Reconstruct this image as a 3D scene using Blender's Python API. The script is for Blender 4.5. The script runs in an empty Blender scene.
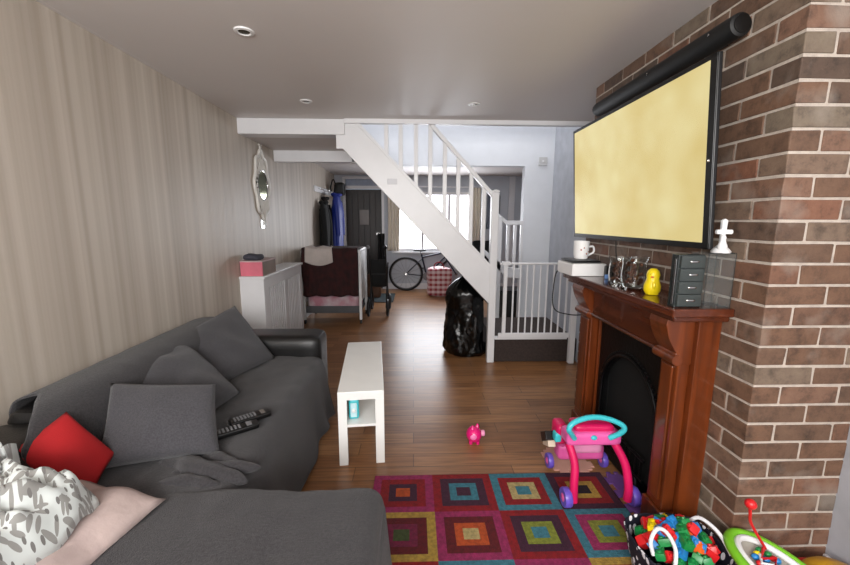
import bpy, bmesh, math, random
from mathutils import Vector, Matrix, noise
random.seed(7)
PI = math.pi
COL = bpy.context.scene.collection
sin, cos = math.sin, math.cos
WP = {}          # world position of the origin of each built object

# ------------------------------------------------------------------ materials
MATS = {}
def newmat(name):
    m = bpy.data.materials.new(name); m.use_nodes = True
    nt = m.node_tree; b = nt.nodes['Principled BSDF']
    return m, nt, b
def lin(c):
    return tuple((x/12.92 if x <= .04045 else ((x+.055)/1.055)**2.4) for x in c)
def mat(name, col, rough=.5, metal=0, col2=None, nscale=8, bump=0, bscale=60, trans=0, alpha=1, emit=0, coat=0, spec=.5, aniso=None, sheen=0, detail=4):
    if name in MATS: return MATS[name]
    m, nt, b = newmat(name)
    c = lin(col)+(1,)
    b.inputs['Base Color'].default_value = c
    b.inputs['Roughness'].default_value = rough
    b.inputs['Metallic'].default_value = metal
    b.inputs['Specular IOR Level'].default_value = spec
    b.inputs['Transmission Weight'].default_value = trans
    b.inputs['Coat Weight'].default_value = coat
    b.inputs['Sheen Weight'].default_value = sheen
    b.inputs['Alpha'].default_value = alpha
    if emit:
        b.inputs['Emission Color'].default_value = c
        b.inputs['Emission Strength'].default_value = emit
    tc = nt.nodes.new('ShaderNodeTexCoord')
    co = tc.outputs['Object']
    if aniso:
        mp = nt.nodes.new('ShaderNodeMapping'); mp.inputs['Scale'].default_value = aniso
        nt.links.new(co, mp.inputs['Vector']); co = mp.outputs['Vector']
    # every surface gets a slight procedural variation
    n = nt.nodes.new('ShaderNodeTexNoise'); n.inputs['Scale'].default_value = nscale; n.inputs['Detail'].default_value = detail
    nt.links.new(co, n.inputs['Vector'])
    r = nt.nodes.new('ShaderNodeValToRGB')
    if col2 is None: col2 = tuple(x*(.985 if min(col) > .7 else .93) for x in col)
    r.color_ramp.elements[0].position = .35; r.color_ramp.elements[1].position = .65
    r.color_ramp.elements[0].color = c; r.color_ramp.elements[1].color = lin(col2)+(1,)
    nt.links.new(n.outputs['Fac'], r.inputs['Fac']); nt.links.new(r.outputs['Color'], b.inputs['Base Color'])
    if bump:
        n2 = nt.nodes.new('ShaderNodeTexNoise'); n2.inputs['Scale'].default_value = bscale; n2.inputs['Detail'].default_value = 5
        nt.links.new(co, n2.inputs['Vector'])
        bp = nt.nodes.new('ShaderNodeBump'); bp.inputs['Strength'].default_value = bump; bp.inputs['Distance'].default_value = .01
        nt.links.new(n2.outputs['Fac'], bp.inputs['Height']); nt.links.new(bp.outputs['Normal'], b.inputs['Normal'])
    MATS[name] = m
    return m
def ramp(nt, fac, stops, interp='LINEAR'):
    r = nt.nodes.new('ShaderNodeValToRGB'); r.color_ramp.interpolation = interp
    e = r.color_ramp.elements
    while len(e) < len(stops): e.new(.5)
    for i, (p, c) in enumerate(stops):
        e[i].position = p; e[i].color = lin(c)+(1,)
    nt.links.new(fac, r.inputs['Fac']); return r.outputs['Color']
def worldpos(nt, scale=(1,1,1), loc=(0,0,0), rot=(0,0,0)):
    g = nt.nodes.new('ShaderNodeNewGeometry')
    mp = nt.nodes.new('ShaderNodeMapping'); mp.inputs['Scale'].default_value = scale; mp.inputs['Location'].default_value = loc; mp.inputs['Rotation'].default_value = rot
    nt.links.new(g.outputs['Position'], mp.inputs['Vector']); return mp.outputs['Vector']
def mixrgb(nt, a, b, fac, mode='MIX'):
    n = nt.nodes.new('ShaderNodeMix'); n.data_type = 'RGBA'; n.blend_type = mode
    for s, v in (('A', a), ('B', b)):
        sock = [i for i in n.inputs if i.name == s and i.type == 'RGBA'][0]
        if hasattr(v, 'default_value') or hasattr(v, 'is_linked'): nt.links.new(v, sock)
        else: sock.default_value = lin(v)+(1,)
    f = n.inputs[0]
    if isinstance(fac, (int, float)): f.default_value = fac
    else: nt.links.new(fac, f)
    return [o for o in n.outputs if o.type == 'RGBA'][0]

def wallpaper():
    m, nt, b = newmat('striped_wallpaper')
    v = worldpos(nt, (0, 1, 0))
    n = nt.nodes.new('ShaderNodeTexNoise'); n.inputs['Scale'].default_value = 3.2; n.inputs['Detail'].default_value = 1.5
    nt.links.new(v, n.inputs['Vector'])
    c1 = ramp(nt, n.outputs['Fac'], [(.34,(.65,.60,.54)),(.46,(.75,.705,.65)),(.53,(.66,.61,.55)),(.66,(.77,.73,.675))])
    w = nt.nodes.new('ShaderNodeTexNoise'); w.inputs['Scale'].default_value = 22; w.inputs['Detail'].default_value = 2
    nt.links.new(v, w.inputs['Vector'])
    c2 = ramp(nt, w.outputs['Fac'], [(.4,(.66,.62,.575)),(.6,(.77,.735,.70))])
    c = mixrgb(nt, c1, c2, .4)
    nt.links.new(c, b.inputs['Base Color'])
    rr = nt.nodes.new('ShaderNodeMapRange'); rr.inputs['To Min'].default_value = .38; rr.inputs['To Max'].default_value = .62
    nt.links.new(w.outputs['Fac'], rr.inputs['Value']); nt.links.new(rr.outputs['Result'], b.inputs['Roughness'])
    v3 = worldpos(nt, (1,1,.4)); n3 = nt.nodes.new('ShaderNodeTexNoise'); n3.inputs['Scale'].default_value = 90
    nt.links.new(v3, n3.inputs['Vector'])
    bp = nt.nodes.new('ShaderNodeBump'); bp.inputs['Strength'].default_value = .12; bp.inputs['Distance'].default_value = .004
    nt.links.new(n3.outputs['Fac'], bp.inputs['Height']); nt.links.new(bp.outputs['Normal'], b.inputs['Normal'])
    return m
def laminate():
    m, nt, b = newmat('laminate_planks')
    v = worldpos(nt)
    br = nt.nodes.new('ShaderNodeTexBrick'); br.offset = .37; br.offset_frequency = 2
    br.inputs['Scale'].default_value = 1; br.inputs['Brick Width'].default_value = .9; br.inputs['Row Height'].default_value = .118
    br.inputs['Mortar Size'].default_value = .0016; br.inputs['Mortar Smooth'].default_value = .2; br.inputs['Bias'].default_value = 0
    br.inputs['Color1'].default_value = (0,0,0,1); br.inputs['Color2'].default_value = (1,1,1,1); br.inputs['Mortar'].default_value = (.5,.5,.5,1)
    nt.links.new(v, br.inputs['Vector'])
    plank = ramp(nt, br.outputs['Color'], [(0,(.55,.38,.24)),(.5,(.62,.44,.285)),(1,(.68,.50,.335))])
    v2 = worldpos(nt, (1.6, 26, 1))
    n = nt.nodes.new('ShaderNodeTexNoise'); n.inputs['Scale'].default_value = 2.2; n.inputs['Detail'].default_value = 6; n.inputs['Distortion'].default_value = .4
    nt.links.new(v2, n.inputs['Vector'])
    g = ramp(nt, n.outputs['Fac'], [(.3,(.62,.56,.5)),(.7,(1,1,1))])
    c = mixrgb(nt, plank, g, .75, 'MULTIPLY')
    c = mixrgb(nt, c, (.17,.11,.07), br.outputs['Fac'])
    nt.links.new(c, b.inputs['Base Color'])
    b.inputs['Roughness'].default_value = .3
    mr = nt.nodes.new('ShaderNodeMapRange'); mr.inputs['To Min'].default_value = .27; mr.inputs['To Max'].default_value = .42
    nt.links.new(n.outputs['Fac'], mr.inputs['Value']); nt.links.new(mr.outputs['Result'], b.inputs['Roughness'])
    bp = nt.nodes.new('ShaderNodeBump'); bp.inputs['Strength'].default_value = .15; bp.inputs['Distance'].default_value = .002; bp.invert = True
    nt.links.new(br.outputs['Fac'], bp.inputs['Height']); nt.links.new(bp.outputs['Normal'], b.inputs['Normal'])
    return m
def brickmat():
    m, nt, b = newmat('brick_faces')
    at = nt.nodes.new('ShaderNodeAttribute'); at.attribute_name = 'tone'
    c = ramp(nt, at.outputs['Fac'], [(0,(.32,.27,.235)),(.25,(.44,.335,.265)),(.5,(.40,.32,.265)),(.72,(.49,.335,.26)),(1,(.46,.42,.37))])
    v = worldpos(nt); n = nt.nodes.new('ShaderNodeTexNoise'); n.inputs['Scale'].default_value = 17; n.inputs['Detail'].default_value = 8; n.inputs['Roughness'].default_value = .7
    nt.links.new(v, n.inputs['Vector'])
    g = ramp(nt, n.outputs['Fac'], [(.32,(.50,.47,.45)),(.5,(.90,.86,.83)),(.68,(1,.98,.95))])
    c = mixrgb(nt, c, g, .8, 'MULTIPLY')
    n4 = nt.nodes.new('ShaderNodeTexNoise'); n4.inputs['Scale'].default_value = 5; n4.inputs['Detail'].default_value = 6
    nt.links.new(v, n4.inputs['Vector'])
    f = nt.nodes.new('ShaderNodeMapRange'); f.inputs['From Min'].default_value = .56; f.inputs['From Max'].default_value = .72; f.inputs['To Max'].default_value = .55
    nt.links.new(n4.outputs['Fac'], f.inputs['Value'])
    c = mixrgb(nt, c, (.57,.53,.49), f.outputs['Result'])
    nt.links.new(c, b.inputs['Base Color']); b.inputs['Roughness'].default_value = .75
    n2 = nt.nodes.new('ShaderNodeTexNoise'); n2.inputs['Scale'].default_value = 130; n2.inputs['Detail'].default_value = 5
    nt.links.new(v, n2.inputs['Vector'])
    bp = nt.nodes.new('ShaderNodeBump'); bp.inputs['Strength'].default_value = .45; bp.inputs['Distance'].default_value = .004
    nt.links.new(n2.outputs['Fac'], bp.inputs['Height']); nt.links.new(bp.outputs['Normal'], b.inputs['Normal'])
    return m
def pine(name, c1, c2, rough=.28, vert=True):
    m, nt, b = newmat(name)
    v = worldpos(nt, (14,14,1.1) if vert else (14,1.1,14))
    n = nt.nodes.new('ShaderNodeTexNoise'); n.inputs['Scale'].default_value = 1.5; n.inputs['Detail'].default_value = 6; n.inputs['Distortion'].default_value = .8
    nt.links.new(v, n.inputs['Vector'])
    c = ramp(nt, n.outputs['Fac'], [(.3,c1),(.7,c2)])
    nt.links.new(c, b.inputs['Base Color']); b.inputs['Roughness'].default_value = rough; b.inputs['Coat Weight'].default_value = .3
    return m
def leafcloth():
    m, nt, b = newmat('leaf_print_fleece')
    tc = nt.nodes.new('ShaderNodeTexCoord')
    c = None
    for (sx, sy, rz, th, loc_) in ((40, 13, .5, .27, 0), (38, 12, -.75, .24, 7.3)):
        m0 = nt.nodes.new('ShaderNodeMapping'); m0.inputs['Rotation'].default_value = (0,0,rz); m0.inputs['Location'].default_value = (loc_,loc_,0)
        nt.links.new(tc.outputs['UV'], m0.inputs['Vector'])
        mp = nt.nodes.new('ShaderNodeMapping'); mp.inputs['Scale'].default_value = (sx, sy, 1)
        nt.links.new(m0.outputs['Vector'], mp.inputs['Vector'])
        vo = nt.nodes.new('ShaderNodeTexVoronoi'); vo.voronoi_dimensions = '2D'; vo.inputs['Scale'].default_value = 1; vo.inputs['Randomness'].default_value = .9
        nt.links.new(mp.outputs['Vector'], vo.inputs['Vector'])
        leaf = nt.nodes.new('ShaderNodeMath'); leaf.operation = 'LESS_THAN'; leaf.inputs[1].default_value = th
        nt.links.new(vo.outputs['Distance'], leaf.inputs[0])
        c = mixrgb(nt, c if c is not None else (.77,.79,.78), (.53,.525,.51), leaf.outputs[0])
    mp2 = nt.nodes.new('ShaderNodeMapping'); mp2.inputs['Scale'].default_value = (26, 26, 1)
    nt.links.new(tc.outputs['UV'], mp2.inputs['Vector'])
    v2 = nt.nodes.new('ShaderNodeTexVoronoi'); v2.voronoi_dimensions = '2D'; v2.inputs['Scale'].default_value = 1; nt.links.new(mp2.outputs['Vector'], v2.inputs['Vector'])
    dot = nt.nodes.new('ShaderNodeMath'); dot.operation = 'LESS_THAN'; dot.inputs[1].default_value = .16
    nt.links.new(v2.outputs['Distance'], dot.inputs[0])
    c = mixrgb(nt, c, (.42,.41,.40), dot.outputs[0])
    nt.links.new(c, b.inputs['Base Color']); b.inputs['Roughness'].default_value = .9; b.inputs['Sheen Weight'].default_value = .3
    return m
def plaid():
    m, nt, b = newmat('plaid_laundry_weave')
    def wv(dir_, sc):
        w = nt.nodes.new('ShaderNodeTexWave'); w.wave_type = 'BANDS'; w.bands_direction = dir_; w.inputs['Scale'].default_value = sc
        nt.links.new(worldpos(nt), w.inputs['Vector'])
        t = nt.nodes.new('ShaderNodeMath'); t.operation = 'GREATER_THAN'; t.inputs[1].default_value = .5
        nt.links.new(w.outputs['Fac'], t.inputs[0]); return t.outputs[0]
    c = mixrgb(nt, (.80,.66,.66), (.62,.16,.2), wv('X', 3.4))
    c2 = mixrgb(nt, (.85,.8,.8), (.5,.12,.17), wv('Z', 3.4))
    c = mixrgb(nt, c, c2, .5)
    nt.links.new(c, b.inputs['Base Color']); b.inputs['Roughness'].default_value = .5
    return m
def navyprint():
    m, nt, b = newmat('navy_printed_canvas')
    v = nt.nodes.new('ShaderNodeTexVoronoi'); v.inputs['Scale'].default_value = 38
    nt.links.new(worldpos(nt, (1,1,.6)), v.inputs['Vector'])
    t = nt.nodes.new('ShaderNodeMath'); t.operation = 'LESS_THAN'; t.inputs[1].default_value = .36
    nt.links.new(v.outputs['Distance'], t.inputs[0])
    c = mixrgb(nt, (.05,.06,.13), (.85,.85,.87), t.outputs[0])
    nt.links.new(c, b.inputs['Base Color']); b.inputs['Roughness'].default_value = .7
    return m
def screenmat():
    m, nt, b = newmat('television_picture')
    v = worldpos(nt); n = nt.nodes.new('ShaderNodeTexVoronoi'); n.inputs['Scale'].default_value = 9; n.feature = 'SMOOTH_F1'
    nt.links.new(v, n.inputs['Vector'])
    c = ramp(nt, n.outputs['Distance'], [(.1,(.93,.87,.63)),(.6,(.89,.80,.52))])
    n2 = nt.nodes.new('ShaderNodeTexNoise'); n2.inputs['Scale'].default_value = 3
    nt.links.new(v, n2.inputs['Vector'])
    c2 = ramp(nt, n2.outputs['Fac'], [(.35,(.87,.78,.50)),(.65,(.95,.90,.67))])
    c = mixrgb(nt, c, c2, .55)
    b.inputs['Base Color'].default_value = (0.01,0.01,0.01,1); b.inputs['Roughness'].default_value = .25
    nt.links.new(c, b.inputs['Emission Color']); b.inputs['Emission Strength'].default_value = .9
    return m

M_white = mat('white_gloss_paint', (.86,.86,.87), .35)
M_whiteL = mat('white_laminate', (.93,.93,.92), .25)
M_ceil = mat('ceiling_paint', (.83,.81,.80), .5, col2=(.82,.80,.79), nscale=1.5)
M_wallw = mat('white_wall_paint', (.84,.85,.87), .6)
M_wallg = mat('grey_wall_paint', (.66,.67,.70), .6)
M_paper = wallpaper(); M_floor = laminate(); M_brick = brickmat()
M_mortar = mat('mortar', (.72,.675,.63), .9, col2=(.65,.605,.565), nscale=30, bump=.4, bscale=150)
M_pine = pine('stained_pine_upright', (.27,.115,.042), (.45,.21,.08))
M_pineH = pine('stained_pine_shelf', (.25,.11,.06), (.36,.17,.09), .2, False)
M_iron = mat('black_cast_iron', (.05,.05,.055), .42, .5, bump=.2)
M_firebox = mat('firebox_black', (.015,.015,.015), .9)  # near-black firebox lining, darker than the iron faceplate
M_leather = mat('black_leather', (.07,.068,.07), .38, bump=.15, bscale=120)
M_throw = mat('heather_charcoal_weave', (.215,.205,.215), .95, col2=(.15,.143,.152), nscale=130, bump=.5, bscale=260, sheen=.15)
M_cush = mat('charcoal_cushion_weave', (.265,.26,.275), .95, col2=(.215,.21,.225), nscale=170, bump=.4, bscale=300, sheen=.15)
M_red = mat('red_cotton', (.64,.055,.08), .85, bump=.2, bscale=250)
M_beige = mat('pinkish_beige_cotton', (.69,.62,.60), .9, col2=(.65,.58,.565), bump=.3, bscale=40)
M_leaf = leafcloth(); M_plaid = plaid(); M_navy = navyprint(); M_screen = screenmat()
M_blackp = mat('black_plastic', (.03,.03,.032), .35)
M_blackm = mat('matt_black_plastic', (.025,.025,.028), .6)
M_grey = mat('grey_plastic', (.45,.45,.46), .45)
M_chrome = mat('chrome', (.8,.8,.8), .15, 1)
M_glass = mat('clear_glass', (.97,.98,.98), .03, trans=1)
M_bin = mat('black_bin_liner', (.012,.012,.013), .27, spec=.5, bump=.35, bscale=22)
M_pink = mat('pink_plastic', (.90,.38,.66), .3); M_mag = mat('magenta_plastic', (.83,.10,.36), .28)
M_turq = mat('turquoise_plastic', (.25,.76,.80), .3); M_purp = mat('purple_plastic', (.42,.33,.76), .35)
M_yellow = mat('yellow_plastic', (.96,.86,.10), .35); M_green = mat('green_plastic', (.10,.50,.25), .35)
M_redp = mat('red_plastic', (.82,.12,.14), .35); M_bluep = mat('blue_plastic', (.13,.48,.74), .35)
M_orange = mat('orange_plastic', (.92,.40,.14), .35); M_lime = mat('lime_green_plastic', (.46,.74,.15), .35)
M_whitep = mat('white_plastic', (.88,.88,.88), .35)
M_dwood = mat('dark_brown_door_wood', (.135,.085,.065), .45, col2=(.09,.055,.045), nscale=3, aniso=(10,10,1))

# ------------------------------------------------------------------ geometry
class G:
    def __init__(s): s.bm = bmesh.new(); s.uv = None
    def _add(s, vs, fs):
        v = [s.bm.verts.new(p) for p in vs]
        out = []
        for f in fs:
            try: out.append(s.bm.faces.new([v[i] for i in f]))
            except ValueError: pass
        return v, out
    def box(s, a, b, M=None):
        x0,y0,z0 = a; x1,y1,z1 = b
        P = [Vector(p) for p in ((x0,y0,z0),(x1,y0,z0),(x1,y1,z0),(x0,y1,z0),(x0,y0,z1),(x1,y0,z1),(x1,y1,z1),(x0,y1,z1))]
        if M: P = [M @ p for p in P]
        s._add(P, [(0,3,2,1),(4,5,6,7),(0,1,5,4),(1,2,6,5),(2,3,7,6),(3,0,4,7)]); return s
    def rbox(s, a, b, r, n=8, M=None, nz=0, nf=3, seed=0):
        a = Vector(a); b = Vector(b); c = (a+b)/2; h = (b-a)/2; r = min(r, h.x, h.y, h.z)
        vid = {}
        verts = []; faces = []
        def vert(i, j, k):
            key = (i,j,k)
            if key in vid: return vid[key]
            p = Vector((h.x*(2*i/n-1), h.y*(2*j/n-1), h.z*(2*k/n-1)))
            q = Vector([max(-h[t]+r, min(h[t]-r, p[t])) for t in range(3)])
            d = p-q
            if d.length > 1e-9:
                m_ = max(abs(d.x),abs(d.y),abs(d.z)); d = d.normalized()*min(r, r*m_/r) if True else d
                p = q+d.normalized()*(r if m_ > .999*r else m_)
            if nz:
                w = c+p
                p = p + p.normalized()*nz*noise.noise(w*nf+Vector((seed,0,0)))
            w = c+p
            if M: w = M @ w
            vid[key] = len(verts); verts.append(w); return vid[key]
        for i in range(n):
            for j in range(n):
                faces.append((vert(i,j,0),vert(i,j+1,0),vert(i+1,j+1,0),vert(i+1,j,0)))
                faces.append((vert(i,j,n),vert(i+1,j,n),vert(i+1,j+1,n),vert(i,j+1,n)))
                faces.append((vert(0,i,j),vert(0,i,j+1),vert(0,i+1,j+1),vert(0,i+1,j)))
                faces.append((vert(n,i,j),vert(n,i+1,j),vert(n,i+1,j+1),vert(n,i,j+1)))
                faces.append((vert(i,0,j),vert(i+1,0,j),vert(i+1,0,j+1),vert(i,0,j+1)))
                faces.append((vert(i,n,j),vert(i,n,j+1),vert(i+1,n,j+1),vert(i+1,n,j)))
        s._add(verts, faces); return s
    def tube(s, pts, r, seg=8, closed=False, cap=True):
        pts = [Vector(p) for p in pts]; n = len(pts)
        rs = r if isinstance(r, (list, tuple)) else [r]*n
        rings = []; up = None
        for i, p in enumerate(pts):
            if closed: t = pts[(i+1)%n]-pts[i-1]
            else: t = pts[min(i+1,n-1)]-pts[max(i-1,0)]
            t.normalize()
            if up is None:
                up = Vector((0,0,1)) if abs(t.z) < .9 else Vector((1,0,0))
            a = (up - t*up.dot(t))
            if a.length < 1e-5: a = t.orthogonal()
            a.normalize(); up = a; bb = t.cross(a)
            rings.append([s.bm.verts.new(p+(a*cos(2*PI*k/seg)+bb*sin(2*PI*k/seg))*rs[i]) for k in range(seg)])
        m = n if closed else n-1
        for i in range(m):
            A = rings[i]; B = rings[(i+1)%n]
            for k in range(seg):
                try: s.bm.faces.new((A[k],A[(k+1)%seg],B[(k+1)%seg],B[k]))
                except ValueError: pass
        if cap and not closed:
            s.bm.faces.new(rings[0][::-1]); s.bm.faces.new(rings[-1])
        return s
    def lathe(s, prof, o=(0,0,0), axis='Z', seg=20, sx=1, sy=1, cap=True):
        o = Vector(o); rings = []
        def P(r, h, a):
            x, y = r*cos(a)*sx, r*sin(a)*sy
            if axis == 'Z': return o+Vector((x,y,h))
            if axis == 'Y': return o+Vector((x,h,-y))
            return o+Vector((h,x,y))
        for r, h in prof: rings.append([s.bm.verts.new(P(max(r,1e-4),h,2*PI*k/seg)) for k in range(seg)])
        for A, B in zip(rings, rings[1:]):
            for k in range(seg): s.bm.faces.new((A[k],A[(k+1)%seg],B[(k+1)%seg],B[k]))
        if cap:
            s.bm.faces.new(rings[0][::-1]); s.bm.faces.new(rings[-1])
        return s
    def prism(s, poly, axis, d0, d1):
        def P(p, d):
            a, b = p
            return {'X':(d,a,b),'Y':(a,d,b),'Z':(a,b,d)}[axis]
        n = len(poly)
        vs = [P(p,d0) for p in poly]+[P(p,d1) for p in poly]
        s._add(vs, [tuple(range(n))[::-1], tuple(range(n,2*n))]+[(i,(i+1)%n,n+(i+1)%n,n+i) for i in range(n)])
        return s
    def grid(s, fn, nu, nv, uv=False, closeu=False):
        V = [[s.bm.verts.new(fn(i/nu, j/nv)) for j in range(nv+1)] for i in range(nu if closeu else nu+1)]
        if uv: L = s.bm.loops.layers.uv.new('UVMap')
        for i in range(nu):
            for j in range(nv):
                i2 = (i+1)%nu if closeu else i+1
                f = s.bm.faces.new((V[i][j],V[i2][j],V[i2][j+1],V[i][j+1]))
                if uv:
                    for l, (a, b) in zip(f.loops, ((i,j),(i+1,j),(i+1,j+1),(i,j+1))): l[L].uv = (a/nu, b/nv)
        return s
    def ell(s, c, r, seg=16, rings=10, M=None):
        c = Vector(c); V = []
        for i in range(rings+1):
            a = PI*i/rings
            row = []
            for k in range(seg):
                b = 2*PI*k/seg
                p = Vector((r[0]*max(sin(a),1e-3)*cos(b), r[1]*max(sin(a),1e-3)*sin(b), r[2]*cos(a)))
                if M: p = M @ p
                row.append(s.bm.verts.new(c+p))
            V.append(row)
        for i in range(rings):
            for k in range(seg): s.bm.faces.new((V[i][k],V[i+1][k],V[i+1][(k+1)%seg],V[i][(k+1)%seg]))
        return s
    def pillow(s, c4, T, n=16, wr=.006, seed=0, pinch=.07, side=None):
        # c4: four corners in order round the pillow; T half thickness
        c4 = [Vector(c) for c in c4]
        N = (c4[1]-c4[0]).cross(c4[3]-c4[0]).normalized()
        C_ = sum(c4, Vector())/4
        def pt(u, v, sg):
            u2 = u*(1-pinch*(1-v*v)); v2 = v*(1-pinch*(1-u*u))
            a = (u2+1)/2; b = (v2+1)/2
            p = c4[0]*(1-a)*(1-b)+c4[1]*a*(1-b)+c4[2]*a*b+c4[3]*(1-a)*b
            t = max(0,(1-u*u)*(1-v*v))**.42
            w = wr*noise.noise(p*9+Vector((seed,seed,0)))*2*t + wr*1.5*noise.noise(p*4+Vector((0,seed,3)))*t
            return p+N*sg*(T*t+w)
        for sg in (1,-1):
            V = [[s.bm.verts.new(pt(2*i/n-1,2*j/n-1,sg)) for j in range(n+1)] for i in range(n+1)]
            for i in range(n):
                for j in range(n):
                    q = (V[i][j],V[i+1][j],V[i+1][j+1],V[i][j+1])
                    s.bm.faces.new(q if sg > 0 else q[::-1])
        bmesh.ops.remove_doubles(s.bm, verts=s.bm.verts, dist=1e-5)
        return s
    def tri_text(s, *a): pass

def setp(o, label=None, cat=None, group=None, kind=None):
    if label: o['label'] = label
    if cat: o['category'] = cat
    if group: o['group'] = group
    if kind: o['kind'] = kind
    return o
def thing(name, label, cat, loc, group=None, kind=None):
    o = bpy.data.objects.new(name, None); COL.objects.link(o); o.location = loc; o.empty_display_size = .05
    WP[o.name] = Vector(loc)
    return setp(o, label, cat, group, kind)
def obj(name, g, m, parent=None, smooth=False, bev=0, sub=0, mods=None, solid=0, base=None, **kw):
    me = bpy.data.meshes.new(name)
    bm = g.bm
    bmesh.ops.recalc_face_normals(bm, faces=bm.faces)
    vs = [v.co for v in bm.verts]
    if parent is None:
        if base is None:
            lo = [min(v[i] for v in vs) for i in range(3)]; hi = [max(v[i] for v in vs) for i in range(3)]
            org = Vector(((lo[0]+hi[0])/2, (lo[1]+hi[1])/2, lo[2]))
        else: org = Vector(base)
    else: org = WP[parent.name]
    bmesh.ops.translate(bm, verts=bm.verts, vec=-org)
    bm.to_mesh(me); bm.free()
    ms = m if isinstance(m, (list, tuple)) else [m]
    for x in ms: me.materials.append(x)
    if smooth:
        for p in me.polygons: p.use_smooth = True
    o = bpy.data.objects.new(name, me); COL.objects.link(o)
    WP[o.name] = org
    if parent is None: o.location = org
    else: o.parent = parent
    if bev:
        b = o.modifiers.new('bevel','BEVEL'); b.width = bev; b.segments = 2; b.limit_method = 'ANGLE'
    if solid:
        b = o.modifiers.new('solid','SOLIDIFY'); b.thickness = solid; b.offset = 0
    if sub:
        b = o.modifiers.new('sub','SUBSURF'); b.levels = sub; b.render_levels = sub
    if smooth and not sub and smooth != 'all':
        try:
            me.set_sharp_from_angle(angle=math.radians(42))
        except Exception: pass
    return setp(o, **kw)
def struct(name, g, m, **k): return obj(name, g, m, kind='structure', base=(0,0,0), **k)
def copy_tree(o, loc, label=None):
    c = o.copy(); COL.objects.link(c); c.location = loc; WP[c.name] = Vector(loc)
    if label: c['label'] = label
    for ch in list(o.children):
        d = ch.copy(); COL.objects.link(d); d.parent = c
        for gg in list(ch.children):
            e = gg.copy(); COL.objects.link(e); e.parent = d
    return c
def arc(c, r, a0, a1, n, plane='XZ', ry=None):
    out = []
    for i in range(n+1):
        a = a0+(a1-a0)*i/n; u, v = r*cos(a), (ry or r)*sin(a)
        c0 = Vector(c)
        out.append(c0+{'XZ':Vector((u,0,v)),'YZ':Vector((0,u,v)),'XY':Vector((u,v,0))}[plane])
    return out
def rotM(c, rz=0, rx=0, ry=0):
    c = Vector(c)
    return Matrix.Translation(c) @ Matrix.Rotation(rz,4,'Z') @ Matrix.Rotation(ry,4,'Y') @ Matrix.Rotation(rx,4,'X')
def smoothpath(pts, n=6):
    P = [Vector(p) for p in pts]; out = []
    for i in range(len(P)-1):
        p0 = P[max(i-1,0)]; p1 = P[i]; p2 = P[i+1]; p3 = P[min(i+2,len(P)-1)]
        for k in range(n):
            t = k/n
            out.append(.5*((2*p1)+(p2-p0)*t+(2*p0-5*p1+4*p2-p3)*t*t+(3*p1-p0-3*p2+p3)*t**3))
    out.append(P[-1]); return out

# ================================================================== SETTING
XL, XR, XB, YB, H = -1.57, 1.645, 1.245, 7.85, 2.30
XF = 2.45                                   # right side of the front room beyond the stairs
struct('floor', G().box((XL-.1,-1.7,-.06),(XF+.1,YB+.1,0)), M_floor)
struct('ceiling', G().box((XL-.1,-1.7,H),(XR+.1,3.62,H+.12)), M_ceil)
g = G(); g.box((XL-.1,3.62,H),(-.62,4.7,H+.12)); g.box((XL-.1,4.7,H),(XF+.1,YB+.1,H+.12)); struct('ceiling_front_room', g, M_ceil)
struct('ceiling_between_beams', G().box((XL,3.78,2.175),(-.62,4.5,2.2999)), M_ceil)
struct('wall_left', G().box((XL-.1,-1.7,0),(XL,YB,H)), M_paper)
g = G(); g.box((XR,-1.7,0),(XR+.1,4.7,H)); g.box((XR,3.62,H),(XR+.1,4.7,4.2)); struct('wall_right', g, M_wallg)
g = G(); g.box((XF,4.7,0),(XF+.1,YB,H)); g.box((XR+.1,4.6,0),(XF+.1,4.7,H)); struct('wall_front_room_right', g, M_wallg)
# stairwell lining above the ceiling and header wall beyond the stairs, with wide opening
g = G()
g.box((-.72,3.5,H+.12),(XR+.1,3.62,4.2)); g.box((-.72,3.62,H+.12),(-.62,4.7,4.2)); g.box((-.72,3.5,4.2),(XR+.1,4.8,4.3))
struct('wall_stairwell', g, M_wallw)
g = G()
g.box((-.62,4.58,2.04),(1.31,4.7,4.2)); g.box((1.31,4.58,0),(XR,4.7,4.2))
struct('wall_stair_back', g, M_wallw)
# near wall behind the camera with a window opening
g = G(); y0,y1 = -1.7,-1.6
g.box((XL,y0,0),(XR,y1,.7)); g.box((XL,y0,2.1),(XR,y1,H)); g.box((XL,y0,.7),(-1.2,y1,2.1)); g.box((1.2,y0,.7),(XR,y1,2.1))
struct('wall_near', g, M_wallw)
w2 = thing('window_2', None, None, (0,-1.65,.7), kind='structure')
g = G()
for a,b in (((-1.2,-1.67,.7),(1.2,-1.62,.76)),((-1.2,-1.67,2.04),(1.2,-1.62,2.1)),((-1.2,-1.67,.76),(-1.14,-1.62,2.04)),((1.14,-1.67,.76),(1.2,-1.62,2.04)),((-.03,-1.67,.76),(.03,-1.62,2.04))): g.box(a,b)
obj('window_frame', g, M_white, w2, bev=.004)
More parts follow.
